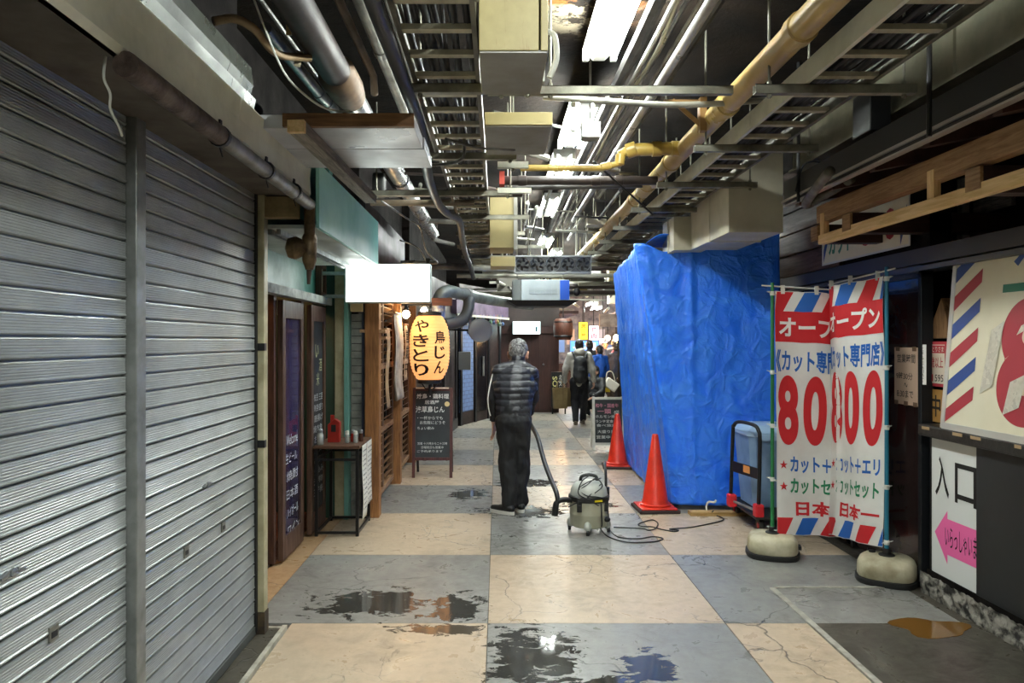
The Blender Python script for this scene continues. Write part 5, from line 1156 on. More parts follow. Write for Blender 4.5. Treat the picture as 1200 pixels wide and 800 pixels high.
for y in ys:
    mn, m = R.choice((('beige', DCT), ('off white', GRB), ('pale metal', RAILW), ('grey', DSH))); cnt[mn] = cnt.get(mn, 0)+1
    xc = .4+(y-9)*.15; x = xc+R.uniform(-.9, 1.1); z = R.uniform(2.3, 2.75); w_ = R.uniform(.12, .4); h = R.uniform(.1, .3)
    b = MB(); b.box(x, x+w_, y, y+.3, z, z+h); b.tube([(x+w_/2, y+.15, z+h), (x+w_/2, y+.15, 3.5)], .007, 6)
    tag(obj('ceiling_box', b, m), '%s %s duct box hung in the far ceiling clutter, counting away' % (ORD[cnt[mn]-1], mn), 'duct', 'far ceiling boxes')
for k in range(5):
    y = 11.6+k*1.1; x = .2+k*.16
    strut(x-.5, x+1.4, y, 2.6, (x-.3, x+1.2), '%s pale strut crossing the ceiling beyond the fans, counting away' % ORD[k], 'far ceiling struts', RAILW)
for k, (x, y, s, lab) in enumerate(((.62, 4.9, .06, 'small grey junction box by the first ceiling lamp'), (1.15, 8.6, .11, 'pale junction box beside the far end of the gas pipe'))):
    b = MB(); b.box(x-s, x+s, y-s, y+s, 2.95, 3.05); b.tube([(x, y, 3.05), (x, y, 3.5)], .008, 6); tag(obj('junction_box', b, (CONDG, GRB)[k]), lab, 'box')
# ---------------------------------------------------------------- the far part of the passage
FAC = mat('facade_dark', '2f211e', .5, col2='201614', scale=3); FACR = wood('facade_red', '46261f', '2e1814', .45, 2, 3)
# dark diagonal shop front on the left
t = thing('dark_shopfront', 'dark glazed shop front beyond the chalkboard easel', 'shopfront', (0, 0, 0))
A, B = Vector((-1.12, 9.9, 0)), Vector((-.78, 13.7, 0))
def onfront(u, z, o=0):
    p = A.lerp(B, u); n = Vector((B.y-A.y, -(B.x-A.x), 0)).normalized(); p = p+n*o; return (p.x, p.y, z)
def fbar(u0, u1, z0, z1, th, m, name, par, o=0):
    b = MB(); q = [onfront(u0, z0, o), onfront(u1, z0, o), onfront(u1, z1, o), onfront(u0, z1, o)]; k = [onfront(u0, z0, o-th), onfront(u1, z0, o-th), onfront(u1, z1, o-th), onfront(u0, z1, o-th)]
    b.add(q+k, [(0,1,2,3),(7,6,5,4),(0,4,5,1),(1,5,6,2),(2,6,7,3),(3,7,4,0)]); return obj(name, b, m, par)
fbar(0, 1, 0, 2.6, .06, FAC, 'panel', t)
for u in (0, .3, .62, .97): fbar(u, u+.03, 0, 2.2, .08, FRD, 'post', t, .03)
fbar(0, 1, .0, .18, .08, FRD, 'plinth', t, .04); fbar(0, 1, 2.0, 2.1, .08, FRD, 'head_rail', t, .03)
fbar(.34, .62, .2, 2.0, .02, DGL, 'glass_pane', t, .01)
obj('meter', MB().box(X(544, 13.3)-.1, X(544, 13.3)+.12, 13.2, 13.36, Z(433, 13.3), Z(412, 13.3)), mat('meter_grey', '8b908f', .5), t, bev=.006)
t = thing('dark_shopfront', 'dark angled shop front behind the stooping man', 'shopfront', (0, 0, 0)); A, B = Vector((-.72, 13.9, 0)), Vector((.05, 15.9, 0))
fbar(0, 1, 0, 2.7, .06, FAC, 'panel', t)
for u in (0, .33, .66, .96): fbar(u, u+.04, 0, 2.3, .08, FRD, 'post', t, .03)
fbar(.0, .3, .25, 2.1, .02, mat('brick_painted_glow', '2f3f5c', .4, col2='5a6c92', scale=12), 'blue_lit_window', t, .01)  # blue light from inside is put into the pane's colour
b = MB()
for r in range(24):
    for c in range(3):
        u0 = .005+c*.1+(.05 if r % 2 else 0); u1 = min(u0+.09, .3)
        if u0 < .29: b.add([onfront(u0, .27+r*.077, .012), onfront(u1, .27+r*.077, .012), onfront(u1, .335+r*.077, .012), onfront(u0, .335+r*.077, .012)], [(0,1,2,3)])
o = obj('brickwork', b, mat('brick_lit_blue', '6a7fa8', .6), t); o['kind'] = 'stuff'  # bricks carry the blue light in their own colour
fbar(.37, .63, .2, 2.2, .02, DGL, 'glass_pane', t, .012); fbar(.5, .53, .9, 1.3, .02, GALV, 'pull_handle', t, .05)
fbar(-.35, .9, 2.1, 2.35, .25, mat('purple_canopy', '5a4a62', .5, col2='3a3040', scale=3), 'canopy', t, .28)
fbar(-.35, .9, 2.06, 2.1, .03, RAILW, 'canopy_edge', t, .3)
cols = ['d7dbe0', '6f8fc8', 'c98a9a', 'd8c27a', '8fb89a']
b = None
cnt_ = {}
for k in range(22):
    px = 547+2*k; py = R.uniform(374, 394)
    if (px-563)**2+(py-387)**2 < 200 and k % 2: continue
    cn = ('white', 'blue', 'pink', 'yellow', 'green')[k % 5]; cnt_[cn] = cnt_.get(cn, 0)+1; q = V(px, py, 12.9); b = MB(); b.ell(q, (.03, .03, .035), 8, 6); b.tube([q, (q.x, q.y, 2.07)], .004, 4); o = tag(obj('paper_ball', b, mat('ball_'+cols[k % 5], cols[k % 5], .6), smooth=True), '%s little %s ball strung by the disc sign, counting rightwards' % (ORD[cnt_[cn]-1], cn), 'ornament', 'ornaments round the disc sign')
t = thing('disc_sign', 'blank round grey disc sign sticking out over the walkway', 'sign', V(563, 387, 11.0))
b = MB(); b.lathe([(.001, -.05), (.165, -.05), (.175, -.03), (.175, .03), (.165, .05), (.001, .05)], n=32, ax='Y'); obj('disc', b, mat('disc_grey', 'c2c6c6', .5), t, smooth='auto')
b = MB(); b.lathe([(.168, -.056), (.182, -.05), (.182, .05), (.168, .056)], n=32, ax='Y', cap=False); obj('rim', b, mat('disc_rim', 'c2c4c0', .4, .3), t)
b = MB(); b.tube([(-.17, 0, 0), (-.62, .1, .02)], .015, 8); obj('arm', b, BLKM, t)
# brown facade behind the man
t = thing('brown_shopfront', 'dark reddish brown shop front straight behind the stooping man', 'shopfront', (0, 16.6, 0))
x0, x1 = X(598, 16.6), X(655, 16.6)
obj('wall_panel', MB().box(x0-.3, x1, 0, .1, 0, 2.75), FACR, t)
for k in range(5): obj('plank', MB().box(x0+k*(x1-x0)/5+.005, x0+(k+1)*(x1-x0)/5-.005, -.02, 0, .05, 1.75), FACR, t)
obj('lintel', MB().box(x0-.3, x1, -.06, 0, 1.78, 1.86), FACR, t); obj('upper_board', MB().box(x0-.3, x1, -.03, 0, 1.95, 2.75), FAC, t)
obj('door_knob', MB().ell((X(637, 16.5), -.04, Z(427, 16.5)), (.025, .025, .025)), GALV, t, smooth=True)
sg = N('small_sign_glow'); sg.p('Emission Color', lin('cfeeee')); sg.p('Emission Strength', 1.5)
t = thing('lit_sign', 'small glowing pale blue sign above the stooping man', 'sign', (X(617, 16.3), 16.3, Z(384, 16.3)))
obj('box', MB().box(-.31, .31, 0, .27, -.145, .145), mat('sign_case'), t, bev=.01); f = obj('face', MB().box(-.3, .3, -.006, 0, -.135, .135), sg.m, t)
b = MB(); text_into(b, '1', .22, -.03, .05, .12, .02); text_into(b, 'ニュー', .05, -.0, .2, .05, 0); text_into(b, '.', -.23, -.02, .02, .02, .03); obj('lettering', on_plane(b, (0, -.006, 0), (1,0,0), (0,0,1), .003), mat('ink_teal', '2b5a66', .7), f)
t = thing('upright_sign', 'black upright sign board with yellow and white letters', 'sign', (X(655, 16.2), 16.2, .15))
obj('board', MB().box(-.17, .17, 0, .04, 0, .78), BLKM, t, bev=.004)
for s in (-1, 1): obj('leg', MB().box(s*.14-.015, s*.14+.015, .0, .04, -.15, 0), BLKM, t)
b = MB(); text_into(b, 'TACOS', -.09, .38, .1, .6, .01, rot=1); obj('yellow_lettering', on_plane(b, (0, 0, 0), (1,0,0), (0,0,1), .003), mat('letter_yellow', 'c9c27e', .7), t)
b = MB(); vtext_into(b, 'タコスとビール', .03, .42, .06, .6, 0); vtext_into(b, '営業してます', .12, .46, .06, .55, 0); obj('white_lettering', on_plane(b, (0, 0, 0), (1,0,0), (0,0,1), .003), PAPER, t)
# shops deeper in the passage
for (xx, yy, zz, lab, s) in ((X(655, 17.5), 17.5, Z(393, 17.5), 'warm bulb glowing at the corner of the brown shop front', 90), (X(722, 18), 18, Z(396, 18), 'warm bulb glowing beside the tarp at the far right', 50), (X(712, 21), 21, Z(396, 21), 'farther warm bulb over the crowd', 90)):
    t = thing('warm_bulb', lab, 'lamp', (xx, yy, zz)); b = MB(); b.ell((0, 0, 0), (.07, .07, .08)); g = N('bulb_far'); g.p('Emission Color', lin('ffc27a')); g.p('Emission Strength', s); obj('bulb', b, g.m, t, smooth=True)
    b = MB(); b.tube([(0, 0, .07), (0, 0, 3.5-zz)], .012, 6); obj('flex', b, BLACK, t)
t = thing('hanging_barrel', 'brown hanging barrel shaped sign over the far walkway', 'sign', (X(660, 15.8), 15.8, Z(384, 15.8)))
b = MB(); b.lathe([(.16, -.26), (.2, -.15), (.215, 0), (.2, .15), (.16, .2)], n=20); obj('barrel', b, wood('barrel', '6a3c2a', '41231a', .5, 2), t, smooth='auto')
b = MB()
for z in (-.18, .12): b.lathe([(.198, z-.02), (.21, z), (.202, z+.02)], n=20, cap=False)
obj('hoop', b, BLKM, t)
b = MB(); b.tube([(0, 0, .2), (0, 0, 3.5-Z(384, 15.8))], .012, 6); obj('rope', b, BLACK, t)
def glow_sign(lab, px0, px1, py0, py1, Y, col, es, txt, tcol, vert=False):
    t = thing('lit_sign', lab, 'sign', (X((px0+px1)/2, Y), Y, Z((py0+py1)/2, Y))); w_ = (X(px1, Y)-X(px0, Y))/2; h = (Z(py0, Y)-Z(py1, Y))/2
    g = N('glow_'+col); g.p('Base Color', lin(col)); g.p('Emission Color', lin(col)); g.p('Emission Strength', es)
    obj('casing', MB().box(-w_, w_, .005, .12, -h, h), BLKM, t); obj('hanger', MB().tube([(0, .06, h), (0, .06, 3.5-t.location.z)], .01, 6), BLKM, t); f = obj('face', MB().box(-w_+.01, w_-.01, 0, .006, -h+.01, h-.01), g.m, t)
    b = MB(); (vtext_into if vert else text_into)(b, txt, 0, 0, w_*(1.0 if vert else 1.6), h*1.6, .02)
    obj('lettering', on_plane(b, (0, 0, 0), (1,0,0), (0,0,1), .004), mat('ink_'+tcol, tcol, .7), f); return t
glow_sign('yellow glowing sign with dark characters in the far crowd', 678, 689, 377, 398, 17.5, 'f0c838', .85, '居酒屋', '5a3a10', True)
glow_sign('pink and white glowing sign right of the yellow one', 690, 702, 381, 399, 18.0, 'f2c6d4', .85, '焼肉', 'b83a5a', True)
glow_sign('small white glowing sign over the far crowd', 702, 712, 396, 402, 19.0, 'e8ece8', 1.0, '酒場', '404040')
glow_sign('big blue lit shop sign far behind the walking man', 668, 702, 399, 420, 22.5, '3f74d8', .75, '大衆酒場', 'dfe8f4')
t = thing('far_shopfront', 'bright cluttered shop front at the end of the passage', 'shopfront', (0, 24, 0))
obj('wall', MB().box(1.2, 5.0, 0, .1, 0, 3.4), mat('far_wall', '9a8a84', .8, col2='4a4450', scale=4), t)
for k in range(9): obj('poster', MB().box(1.6+.33*k, 1.86+.33*k, -.02, 0, 1.0+.25*(k % 3), 1.5+.25*(k % 3)), mat('poster_%d' % (k % 5), ['c8b8c0', '7f9ad0', 'd0a088', 'b8c8c0', 'a85a68'][k % 5], .7), t)
obj('counter', MB().box(1.4, 4.8, -.6, -.1, 0, .9), FACR, t)
t = thing('side_shopfront', 'narrow lit shop front with pale green post past the brown corner', 'shopfront', (0, 0, 0))
obj('wall', MB().box(1.2, 1.36, 17.0, 23.6, 0, 2.8), mat('side_wall', '6e4a3c', .7, col2='3c2a26', scale=4), t)
for k, (c, y0) in enumerate((('9fc8b0', 17.3), ('b87a5a', 18.2), ('d8d0c0', 19.2), ('7a3a30', 20.2))): obj('door_curtain', MB().box(1.36, 1.4, y0, y0+.6, .4, 1.9), mat('curtain_'+c, c, .8), t)
obj('canopy', MB().box(1.36, 1.9, 17.2, 23, 2.25, 2.32), FACR, t)
t = thing('side_shopfront', 'far right shop front mostly hidden behind the tarp', 'shopfront', (0, 0, 0))
obj('wall', MB().box(3.9, 4.1, 13, 23.2, 0, 2.8), mat('side_wall'), t); obj('canopy', MB().box(3.2, 3.9, 13, 23, 2.3, 2.4), mat('canopy_brown', '6a4a3a', .7, col2='4a342a', scale=5), t)
struct('wall_front', MB().box(-3, 4.6, 25, 25.2, 0, 3.5), DARKW)
struct('wall_left', MB().box(-1.6, -1.2, 10, 17.2, 0, 3.5), DARKW)
t = thing('open_leaf', 'pale jutting awning board with white edge above the far crowd', 'awning', (0, 0, 0))
obj('board', MB().box(2.4, 3.9, 17.2, 17.35, 1.95, 2.25), mat('awn_pale', 'a08b7c', .7, col2='6d5a50', scale=6), t)

# ---------------------------------------------------------------- people
SKIN = mat('skin', 'c99a80', .5, col2='b98770', scale=8); SKIN.node_tree.nodes['Principled BSDF'].inputs['Subsurface Weight'].default_value = .0
HAIRG = N('hair_grey'); _c = HAIRG.co('Object', (1, 1, .35)); _v = HAIRG.noise(_c, 70, 4, .7); HAIRG.p('Base Color', HAIRG.mix(HAIRG.ramp(_v, .4, .62), lin('2c2a2a'), lin('8d8b8a'))); HAIRG.p('Roughness', .45); HAIRG.bump(_v, .6, .01)
HAIRB = mat('hair_black', '141212', .5, col2='241f1d', scale=40)
TROU = mat('trouser_black', '121214', .8, col2='1b1b1e', scale=6); SHOE = mat('shoe_black', '161616', .6); SOLE = mat('sole_white', 'd6d3ca', .6)
def fold(sc, amp, zs=.35):
    def f(p, n): return amp*(mnoise.noise(Vector((p.x*sc, p.y*sc, p.z*sc*zs)))+.5*mnoise.noise(Vector((p.x*sc*2.2+5, p.y*sc*2.2, p.z*sc*zs*2.6))))
    return f
def head_shapes(c, lean=0, turn=(0, 1, 0), s=1.0):
    """skull, jaw, nose, ears about centre c, looking along turn"""
    c = Vector(c); f = Vector(turn).normalized(); r = f.cross(Vector((0, 0, 1))).normalized(); u = r.cross(f)
    def q(a, b, d): return c+r*a*s+f*b*s+u*d*s
    return [('e', q(0, -.01, .02), (.078*s, .092*s, .105*s)), ('c', q(0, .02, -.05), .068*s, q(0, .045, -.085), .045*s), ('c', q(0, .095, .015), .008*s, q(0, .108, -.022), .014*s),
            ('c', q(-.03, .08, .035), .012*s, q(.03, .08, .035), .012*s), ('c', q(-.018, .09, -.055), .01*s, q(.018, .09, -.055), .01*s),
            ('c', q(-.08, -.005, .025), .012*s, q(-.082, -.0, -.03), .012*s), ('c', q(.08, -.005, .025), .012*s, q(.082, 0, -.03), .012*s), ('c', q(-.088, -.012, .02), .009*s, q(-.086, -.008, -.01), .01*s), ('c', q(.088, -.012, .02), .009*s, q(.086, -.008, -.01), .01*s)], q
def eyes(q, par, s=1.0):
    for a in (-.03, .03):
        b = MB(); b.ell(q(a, .078, .018), (.012*s, .012*s, .01*s), 10, 8); e = obj('eye', b, mat('eye_white', 'd8d4cc', .2), par, smooth=True)
        b = MB(); b.ell(q(a, .087, .018), (.0055*s, .005*s, .0055*s), 8, 6); obj('iris', b, mat('iris', '1c120c', .2), e, smooth=True)
def hand_shapes(wr, d, side, curl=.5, s=1.0):
    """palm and five fingers from the wrist, pointing along d; side = thumb direction"""
    wr = Vector(wr); d = Vector(d).normalized(); t = Vector(side).normalized(); n = d.cross(t).normalized(); o = []
    pc = wr+d*.045*s
    for k in range(4):
        off = t*(.03-.02*k)*s
        kn = wr+d*(.088-.006*abs(k-1))*s+off
        o.append(('c', wr+off*.6+d*.012*s, .014*s, kn, .0115*s))
        L = (.04, .045, .042, .033)[k]*s; p = kn; dd = d.copy()
        for j, (f, r) in enumerate(((1, .0098), (.62, .0088), (.5, .0078))):
            dd = (Matrix.Rotation(curl*(.55+.3*j), 3, t) @ dd); e = p+dd*L*f; o.append(('c', p, r*s, e, r*.93*s)); p = e
    th = wr+d*.03*s+t*.028*s; a = th+(d*.7+t*.6).normalized()*.04*s; o += [('c', wr+d*.01*s+t*.012*s, .014*s, th, .013*s), ('c', th, .0115*s, a, .0105*s), ('c', a, .0105*s, a+(d*.95+t*.05+n*.2*curl).normalized()*.03*s, .009*s)]
    return o
# --- the man with the vacuum cleaner, seen from behind, stooping to the right
mx, my = X(602, 6.85), 6.85
t = thing('person', 'stooping grey haired person in black quilted vest pulling the vacuum hose, seen from behind', 'person', (mx, my, 0))
hip = Vector((.0, .0, .93)); VV = Vector
hc = VV((.05, .31, 1.472)); look = VV((.12, .9, -.42)).normalized()
hs, hq = head_shapes(hc, 0, look, 1.1)
shL, shR = VV((-.145, .17, 1.315)), VV((.178, .19, 1.3))
elL, wrL = VV((-.192, .12, 1.06)), VV((-.188, .16, .835))
elR, wrR = VV((.2, .28, 1.06)), VV((.16, .44, .88))
kneeL, kneeR = VV((-.062, .02, .5)), VV((.062, .05, .5)); ankL, ankR = VV((-.03, -.03, .09)), VV((.06, .06, .09))
body = hs+[('c', (.035, .25, 1.34), .06, hc+VV((0, -.02, -.05)), .054), ('c', (0, .05, .95), .075, (.015, .17, 1.22), .09, (1.1, .8)), ('c', (-.03, .2, 1.36), .05, shL, .05), ('c', (.09, .2, 1.36), .05, shR, .05), ('c', (-.07, 0.03, .88), .075, kneeL, .055), ('c', (.07, 0.03, .88), .075, kneeR, .055), ('c', kneeL, .052, ankL, .035), ('c', kneeR, .052, ankR, .035),
   ('c', shL, .045, elL, .036), ('c', elL, .034, wrL, .026), ('c', shR, .045, elR, .036), ('c', elR, .034, wrR, .026)]
body += hand_shapes(wrL, (.03, .05, -1), (.25, .95, .1), .3, 1.05)+hand_shapes(wrR, (-.1, .45, -.8), (-.9, .2, 0), 1.2)
bo = obj('body', blob(body, .0055, None, 3), SKIN, t, smooth=True); eyes(hq, bo)
b = [('e', hq(0, -.025, .045), (.095, .106, .104)), ('e', hq(0, -.058, -.0), (.088, .064, .083)), ('e', hq(0, .03, .085), (.075, .064, .043))]
def tuft(p, n): return .008*mnoise.noise(p*26)+.006*mnoise.noise(p*60)
obj('hair', blob(b, .006, tuft, 2), HAIRG.m, t, smooth=True)
sh = [('c', (-.05, .19, 1.345), .06, shL, .064), ('c', (.1, .2, 1.34), .06, shR, .064), ('c', shL, .064, elL, .054), ('c', elL, .053, wrL+VV((0, 0, .035)), .04), ('c', shR, .064, elR, .054), ('c', elR, .053, wrR-(wrR-elR)*.12, .04), ('c', (0, .05, 1.0), .12, (.02, .19, 1.24), .12, (1.15, .8)), ('c', (.03, .235, 1.34), .07, (.037, .255, 1.41), .062)]
so = obj('shirt', blob(sh, .009, fold(15, .012), 2), mat('shirt_black', '19191c', .8, col2='232327', scale=8), t, smooth=True)
m = MB(); m.tube(curve_pts([shL+VV((-.05, -.035, -.02)), (shL+elL)/2+VV((-.054, -.035, 0)), elL+VV((-.05, -.035, 0)), (elL+wrL)/2+VV((-.042, -.03, 0)), wrL+VV((-.03, -.03, .06))]), .006, 6); obj('sleeve_piping', m, PAPER, so)
ve = [('c', (-.0, .03, .93), .132, (.002, .08, 1.1), .146, (1.3, .85)), ('c', (.002, .08, 1.1), .148, (.015, .155, 1.24), .142, (1.33, .9)), ('c', (-.02, .19, 1.345), .07, (-.138, .165, 1.31), .073), ('c', (.085, .2, 1.345), .07, (.172, .185, 1.295), .073), ('c', (-.11, .11, 1.18), .09, (.14, .12, 1.17), .09), ('c', (.03, .215, 1.34), .09, (.04, .26, 1.415), .08)]
def quilt(p, n):
    s_ = p.z-.12*p.y+.25*(p.x-.015)**2+.003*mnoise.noise(p*6); q = abs(math.sin(s_*math.pi/.056)); return .011*q**.5-.007+.0035*mnoise.noise(VV((p.x*26, p.y*26, p.z*30)))
vm = blob(ve, .0075, quilt, 2)
bmv = bmesh.new(); bmv.from_mesh(vm); bmesh.ops.bisect_plane(bmv, geom=bmv.verts[:]+bmv.edges[:]+bmv.faces[:], plane_co=(0, 0, .905), plane_no=(0, .1, -1), clear_outer=True); bmv.to_mesh(vm); bmv.free()
vo_ = obj('vest', vm, mat('vest_black', '1d1e25', .5, col2='25262d', scale=9, bump=.2, bscale=50), t, smooth=True)
m = MB(); m.tube(curve_pts([(.03, -.06, 1.2), (.065, -.068, 1.12), (.1, -.055, 1.05)]), .0025, 6); obj('crease_seam', m, BLACK, vo_)
tr = [('c', (-.05, .02, .955), .112, (.05, .02, .955), .112, (1, .85)), ('c', (-.068, .0, .86), .106, kneeL, .084), ('c', (.068, .01, .86), .106, kneeR, .084), ('c', kneeL, .085, ankL, .072), ('c', kneeR, .085, ankR, .072), ('c', (-.03, -.02, .84), .1, (.03, -.02, .84), .1)]
tm = blob(tr, .01, fold(13, .02, .45), 2)
bmv = bmesh.new(); bmv.from_mesh(tm); bmesh.ops.bisect_plane(bmv, geom=bmv.verts[:]+bmv.edges[:]+bmv.faces[:], plane_co=(0, 0, .05), plane_no=(0, 0, -1), clear_outer=True); bmv.to_mesh(tm); bmv.free()
obj('trousers', tm, TROU, t, smooth=True).modifiers.new('t', 'SOLIDIFY').thickness = .004
def shoe(par, ank, ang, toe_up=0, s=1.0, um=SHOE, sm=SOLE):
    a = Vector((ank[0], ank[1], 0)); d = Vector((math.cos(ang), math.sin(ang), 0))
    up = blob([('c', a-d*.045*s+Vector((0, 0, .055)), .036*s, a+d*.08*s+Vector((0, 0, .048)), .036*s), ('c', a+d*.08*s+Vector((0, 0, .046)), .035*s, a+d*.165*s+Vector((0, 0, .042)), .028*s), ('c', a-d*.02*s+Vector((0, 0, .06)), .042*s, a+Vector((0, 0, .1)), .042*s)], .008)
    o = obj('shoe', up, um, par, smooth=True); m = MB(); pts = []
    r = Vector((-d.y, d.x, 0))
    for k in range(20):
        an = 2*math.pi*k/20; pts.append(a+d*(.06+.14*math.cos(an))*s+r*(.044*math.sin(an))*s)
    m.add([(p.x, p.y, .002) for p in pts]+[(p.x, p.y, .032) for p in pts], [tuple(range(19, -1, -1)), tuple(range(20, 40))]+[(k, (k+1) % 20, (k+1) % 20+20, k+20) for k in range(20)])
    obj('sole', m, sm, o)
shoe(t, ankL+Vector((-.03, -.02, 0)), 2.5); shoe(t, ankR, 1.9)
m = MB(); m.tube([wrL+Vector((0, 0, .035)), wrL+Vector((0, 0, .015))], .033, 14); wa = obj('wristwatch', m, GALV, t); m = MB(); m.lathe([(.001, -.004), (.02, -.004), (.02, .004), (.001, .004)], tuple(wrL+Vector((-.034, -.0, .025))), 14, 'X'); obj('dial', m, BLACK, wa)
# hose held in his right hand
m = MB(); P = [Vector((mx, my, 0))+wrR+Vector((-.05, .1, .1)), Vector((mx, my, 0))+wrR+Vector((-.02, .03, -.04)), V(629, 510, 6.9), V(637, 538, 6.6), V(645, 560, 6.35), V(652, 577, 6.15), V(654, 588, 6.12)]
m.tube(curve_pts(P, 8), .021, 12); tag(obj('vacuum_hose', m, mat('hose_ribbed', '18181a', .5), smooth=True), 'black ribbed vacuum hose running from hand down to the elbow', 'hose')

# --- simpler builder for the farther figures
def figure(lab, loc, H, rz, jacket, trous, hair=HAIRB, arms=None, step=.1, seat=0, shoes=None, lean=0, vox=.016, hood=None):
    s = H/1.7; t = thing('person', lab, 'person', loc, rz)
    f = lambda x, y, z: Vector((x*s, y*s, z*s))
    if seat:
        hip_z = .32; kn = [f(-.12, .3, .52), f(.14, .28, .5)]; an = [f(-.13, .12, .09), f(.14, .1, .09)]; sz = .82
    else:
        hip_z = .9; kn = [f(-.085, .03+step*.4, .49), f(.085, .05-step*.3, .49)]; an = [f(-.085, -step*.6, .09), f(.085, step*.8, .09)]; sz = 1.38
    ly = lean; sh = [f(-.18, ly*.8, sz), f(.18, ly*.8, sz)]; hc = f(0, ly*1.1+.03, sz+.2)
    if arms is None: arms = [(f(-.24, ly*.5, sz-.28), f(-.23, ly*.5+.06, sz-.52)), (f(.24, ly*.5, sz-.28), f(.23, ly*.5+.06, sz-.52))]
    else: arms = [(f(*a), f(*b)) for a, b in arms]
    hs, hq = head_shapes(hc, 0, (0, 1, -.1), s)
    bd = hs+[('c', f(0, ly*.9, sz+.02), .06*s, hc+Vector((0, -.01, -.06)), .052*s), ('c', f(0, 0, hip_z+.02), .11*s, f(0, ly*.7, sz-.12), .12*s, (1.1, .8)), ('c', sh[0], .055*s, sh[1], .055*s)]
    for k in (0, 1):
        bd += [('c', f((-.08, .08)[k], 0, hip_z), .08*s, kn[k], .055*s), ('c', kn[k], .052*s, an[k], .036*s), ('c', sh[k], .048*s, arms[k][0], .038*s), ('c', arms[k][0], .036*s, arms[k][1], .028*s)]
        d = (arms[k][1]-arms[k][0]); bd += hand_shapes(arms[k][1], d, (.3 if k == 0 else -.3, 1, 0), .6, s*1.05)
    bo = obj('body', blob(bd, vox*.6, None, 2), SKIN, t, smooth=True); eyes(hq, bo, s)
    obj('hair', blob([('e', hq(0, -.025, .04), (.092*s, .1*s, .1*s)), ('e', hq(0, -.06, -.02), (.085*s, .06*s, .09*s))], vox*.8, tuft, 2), hair, t, smooth=True)
    jk = [('c', f(0, 0, hip_z+.0), .155*s, f(0, ly*.7, sz-.14), .165*s, (1.15, .8)), ('c', sh[0], .085*s, sh[1], .085*s), ('c', f(0, ly*.85, sz+.03), .085*s, f(0, ly*.95, sz+.07), .08*s)]
    for k in (0, 1): jk += [('c', sh[k], .085*s, arms[k][0], .072*s), ('c', arms[k][0], .07*s, arms[k][1]-(arms[k][1]-arms[k][0])*.08, .052*s)]
    if hood: jk += [('e', f(0, ly*.8-.07, sz+.08), (.12*s, .08*s, .08*s))]
    obj('jacket', blob(jk, vox, fold(11, .014, 1), 2), jacket, t, smooth=True)
    tr = [('c', f(-.06, 0, hip_z+.02), .12*s, f(.06, 0, hip_z+.02), .12*s, (1, .85))]
    for k in (0, 1): tr += [('c', f((-.085, .085)[k], 0, hip_z-.03), .115*s, kn[k], .085*s), ('c', kn[k], .085*s, an[k]+Vector((0, 0, .01)), .065*s)]
    obj('trousers', blob(tr, vox, fold(12, .012, .5), 2), trous, t, smooth=True)
    for k in (0, 1): shoe(t, an[k], math.pi/2+(-.1, .1)[k], 0, s, shoes or SHOE, SOLE if shoes is None else shoes)
    return t, f, arms
JW = mat('jacket_offwhite', 'bdb9b0', .8, col2='a19d94', scale=7); BAGB = mat('backpack_black', '16171a', .6, col2='212226', scale=8)
SH2 = mat('shoe_brown', '6f6558', .7)
t, f, ar = figure('walking person in off white jacket with black backpack, carrying paper bags', (X(679, 14.2), 14.2, 0), 1.63, 0, JW, mat('trouser_navy', '15161d', .8), HAIRB,
   [((-.28, .0, 1.1), (-.3, .06, .84)), ((.27, .02, 1.1), (.3, .1, .86))], .16, shoes=SH2, hood=True)
pk = blob([('c', f(0, -.2, .98), .15, f(0, -.19, 1.25), .13, (1.0, .62)), ('c', f(0, -.26, .96), .1, f(0, -.25, 1.1), .09, (1.1, .6))], .014, fold(9, .008, 1), 2)
bp = thing('backpack', 'black backpack worn by the person in the off white jacket', 'backpack', t.location)
obj('sack', pk, BAGB, bp, smooth=True)
for s in (-1, 1):
    m = MB(); m.tube(curve_pts([f(s*.1, -.15, 1.3), f(s*.13, -.09, 1.42), f(s*.15, .02, 1.45), f(s*.15, .12, 1.36), f(s*.15, .13, 1.15), f(s*.15, .0, 1.0)]), .022, 8); obj('strap', m, BAGB, bp, smooth=True)
obj('badge_patch', MB().box(-.06, .06, -.346, -.338, 1.06, 1.1), mat('patch_grey', '4a4c50', .7), bp)
def bag(lab, x, y, z, w_, h, m, rz=0, hz=.14):
    t = thing('carrier_bag', lab, 'bag', (x, y, z), rz)
    b = MB(); b.add([(-w_/2, -.05, 0), (w_/2, -.05, 0), (w_/2, .05, 0), (-w_/2, .05, 0), (-w_/2-.01, -.06, h), (w_/2+.01, -.06, h), (w_/2+.01, .06, h), (-w_/2-.01, .06, h), (-w_/2, 0, h*.5), (w_/2, 0, h*.5)], [(3,2,1,0),(0,1,5,4),(2,3,7,6),(1,9,5),(1,2,9),(2,6,9),(0,4,8),(0,8,3),(3,8,7)])
    k = obj('paper_sack', b, m, t); k.modifiers.new('t', 'SOLIDIFY').thickness = .003
    for s in (-1, 1):
        b = MB(); b.tube(curve_pts([(-w_*.25, s*.055, h-.02), (-w_*.2, s*.03, h+hz*.7), (0, 0, h+hz), (w_*.2, s*.03, h+hz*.7), (w_*.25, s*.055, h-.02)]), .005, 6); obj('bag_handle', b, m, t)
KRB = mat('kraft_bag', '9a845c', .75, col2='857049', scale=6)
hx = t.location
bag('brown paper carrier bag hanging outermost from the walker', hx.x-.37, 14.27, .3, .26, .4, KRB, .2); bag('brown paper carrier bag hanging closest to the walker\'s leg', hx.x-.25, 14.32, .33, .2, .37, mat('kraft_bag_dim', '7f6a48', .75), .5)
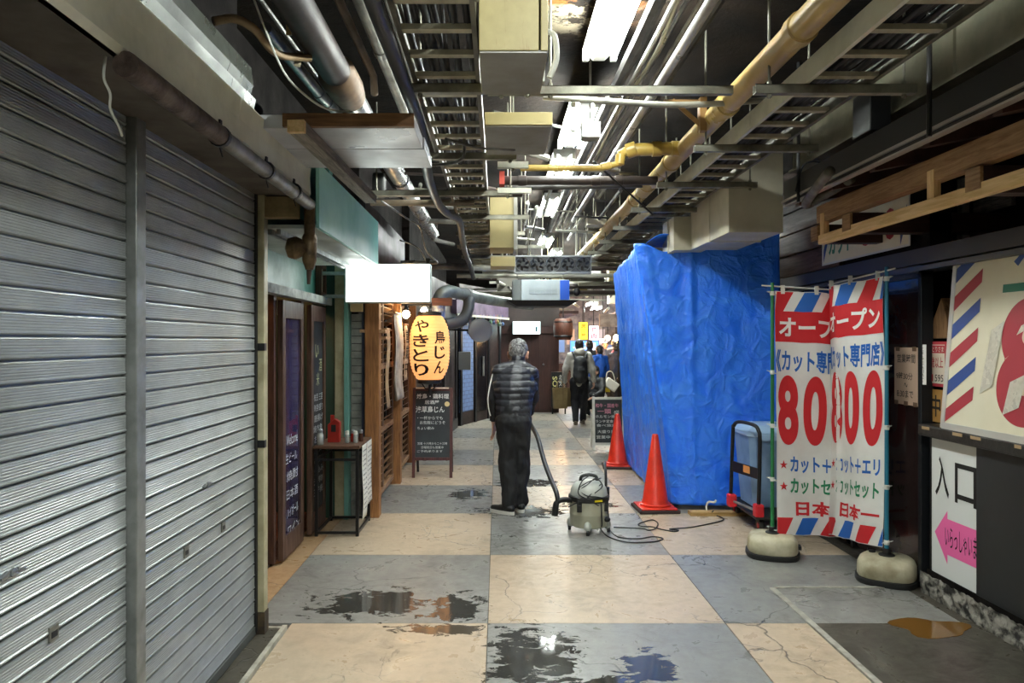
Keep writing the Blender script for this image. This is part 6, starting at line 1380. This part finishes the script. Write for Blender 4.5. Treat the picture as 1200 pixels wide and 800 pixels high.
# the crowd beyond
BLUJ = mat('jacket_blue', '1f56b0', .6, col2='194896', scale=6); NAVJ = mat('jacket_navy', '1b2036', .7, col2='262c44', scale=6); BLKJ = mat('jacket_black', '17171a', .7); REDJ = mat('jacket_red', 'a8232f', .6); GRYJ = mat('jacket_grey', '5a5a62', .7)
figure('person in a black coat directly ahead of the backpack walker', (X(691, 17), 17, 0), 1.62, 0, BLKJ, TROU)
figure('person in a bright blue jacket in the far crowd', (X(702.5, 16.6), 16.6, 0), 1.5, .5, BLUJ, TROU)
figure('person in a dark navy coat leaning forward in the far crowd', (X(717, 17.5), 17.5, 0), 1.55, -.9, NAVJ, mat('trouser_grey', '3a3a3e', .8), lean=.18)
figure('person in a red jacket at the far right beside the tarp', (X(727, 19), 19, 0), 1.6, .2, REDJ, TROU)
figure('person in a grey jacket deep in the passage', (X(720, 21), 21, 0), 1.65, 0, GRYJ, TROU)
figure('person in a dark jacket far behind the blue jacket', (X(709, 21.5), 21.5, 0), 1.62, 3.1, NAVJ, TROU)
figure('crouching person in black beside the white menu easel', (X(698, 15.4), 15.4, 0), 1.6, 2.4, BLKJ, TROU, seat=1, shoes=SOLE, arms=[((-.28, .15, .6), (-.2, .35, .5)), ((.28, .15, .6), (.2, .35, .5))])
t = thing('tote_bag', 'cream box shaped tote bag held by the crouching person', 'bag', (X(713, 15.3), 15.3, .62), 0); q = MB(); q.box(-.14, .14, -.08, .08, 0, .2); o = obj('bag_body', q, mat('tote_cream', 'cfc9bb', .7), t, bev=.02); o.rotation_euler = (0, .6, 0)
m = MB(); m.tube(curve_pts([(-.05, 0, .2), (-.02, 0, .34), (.08, 0, .34), (.14, 0, .16)]), .01, 6); obj('bag_handle', m, mat('tote_cream'), t)
t = thing('helmet', 'white round helmet shaped bag at the far right edge of the passage', 'bag', (X(729, 17.2), 17.2, .55)); m = MB(); m.ell((0, 0, .14), (.13, .13, .14)); obj('shell', m, SOLE, t, smooth=True); m = MB(); m.lathe([(.12, .08), (.134, .1), (.134, .16), (.12, .18)], n=20, cap=False); obj('band', m, BLKM, t)
t = thing('shop_stool', 'small yellow box standing by the navy coated person', 'box', (X(711, 17.2), 17.2, .42)); obj('box_body', MB().box(-.07, .07, -.07, .07, 0, .25), mat('box_yellow', 'd8b92c', .6), t, bev=.005); obj('box_lid', MB().box(-.075, .075, -.075, .075, .22, .26), mat('box_yellow'), t)
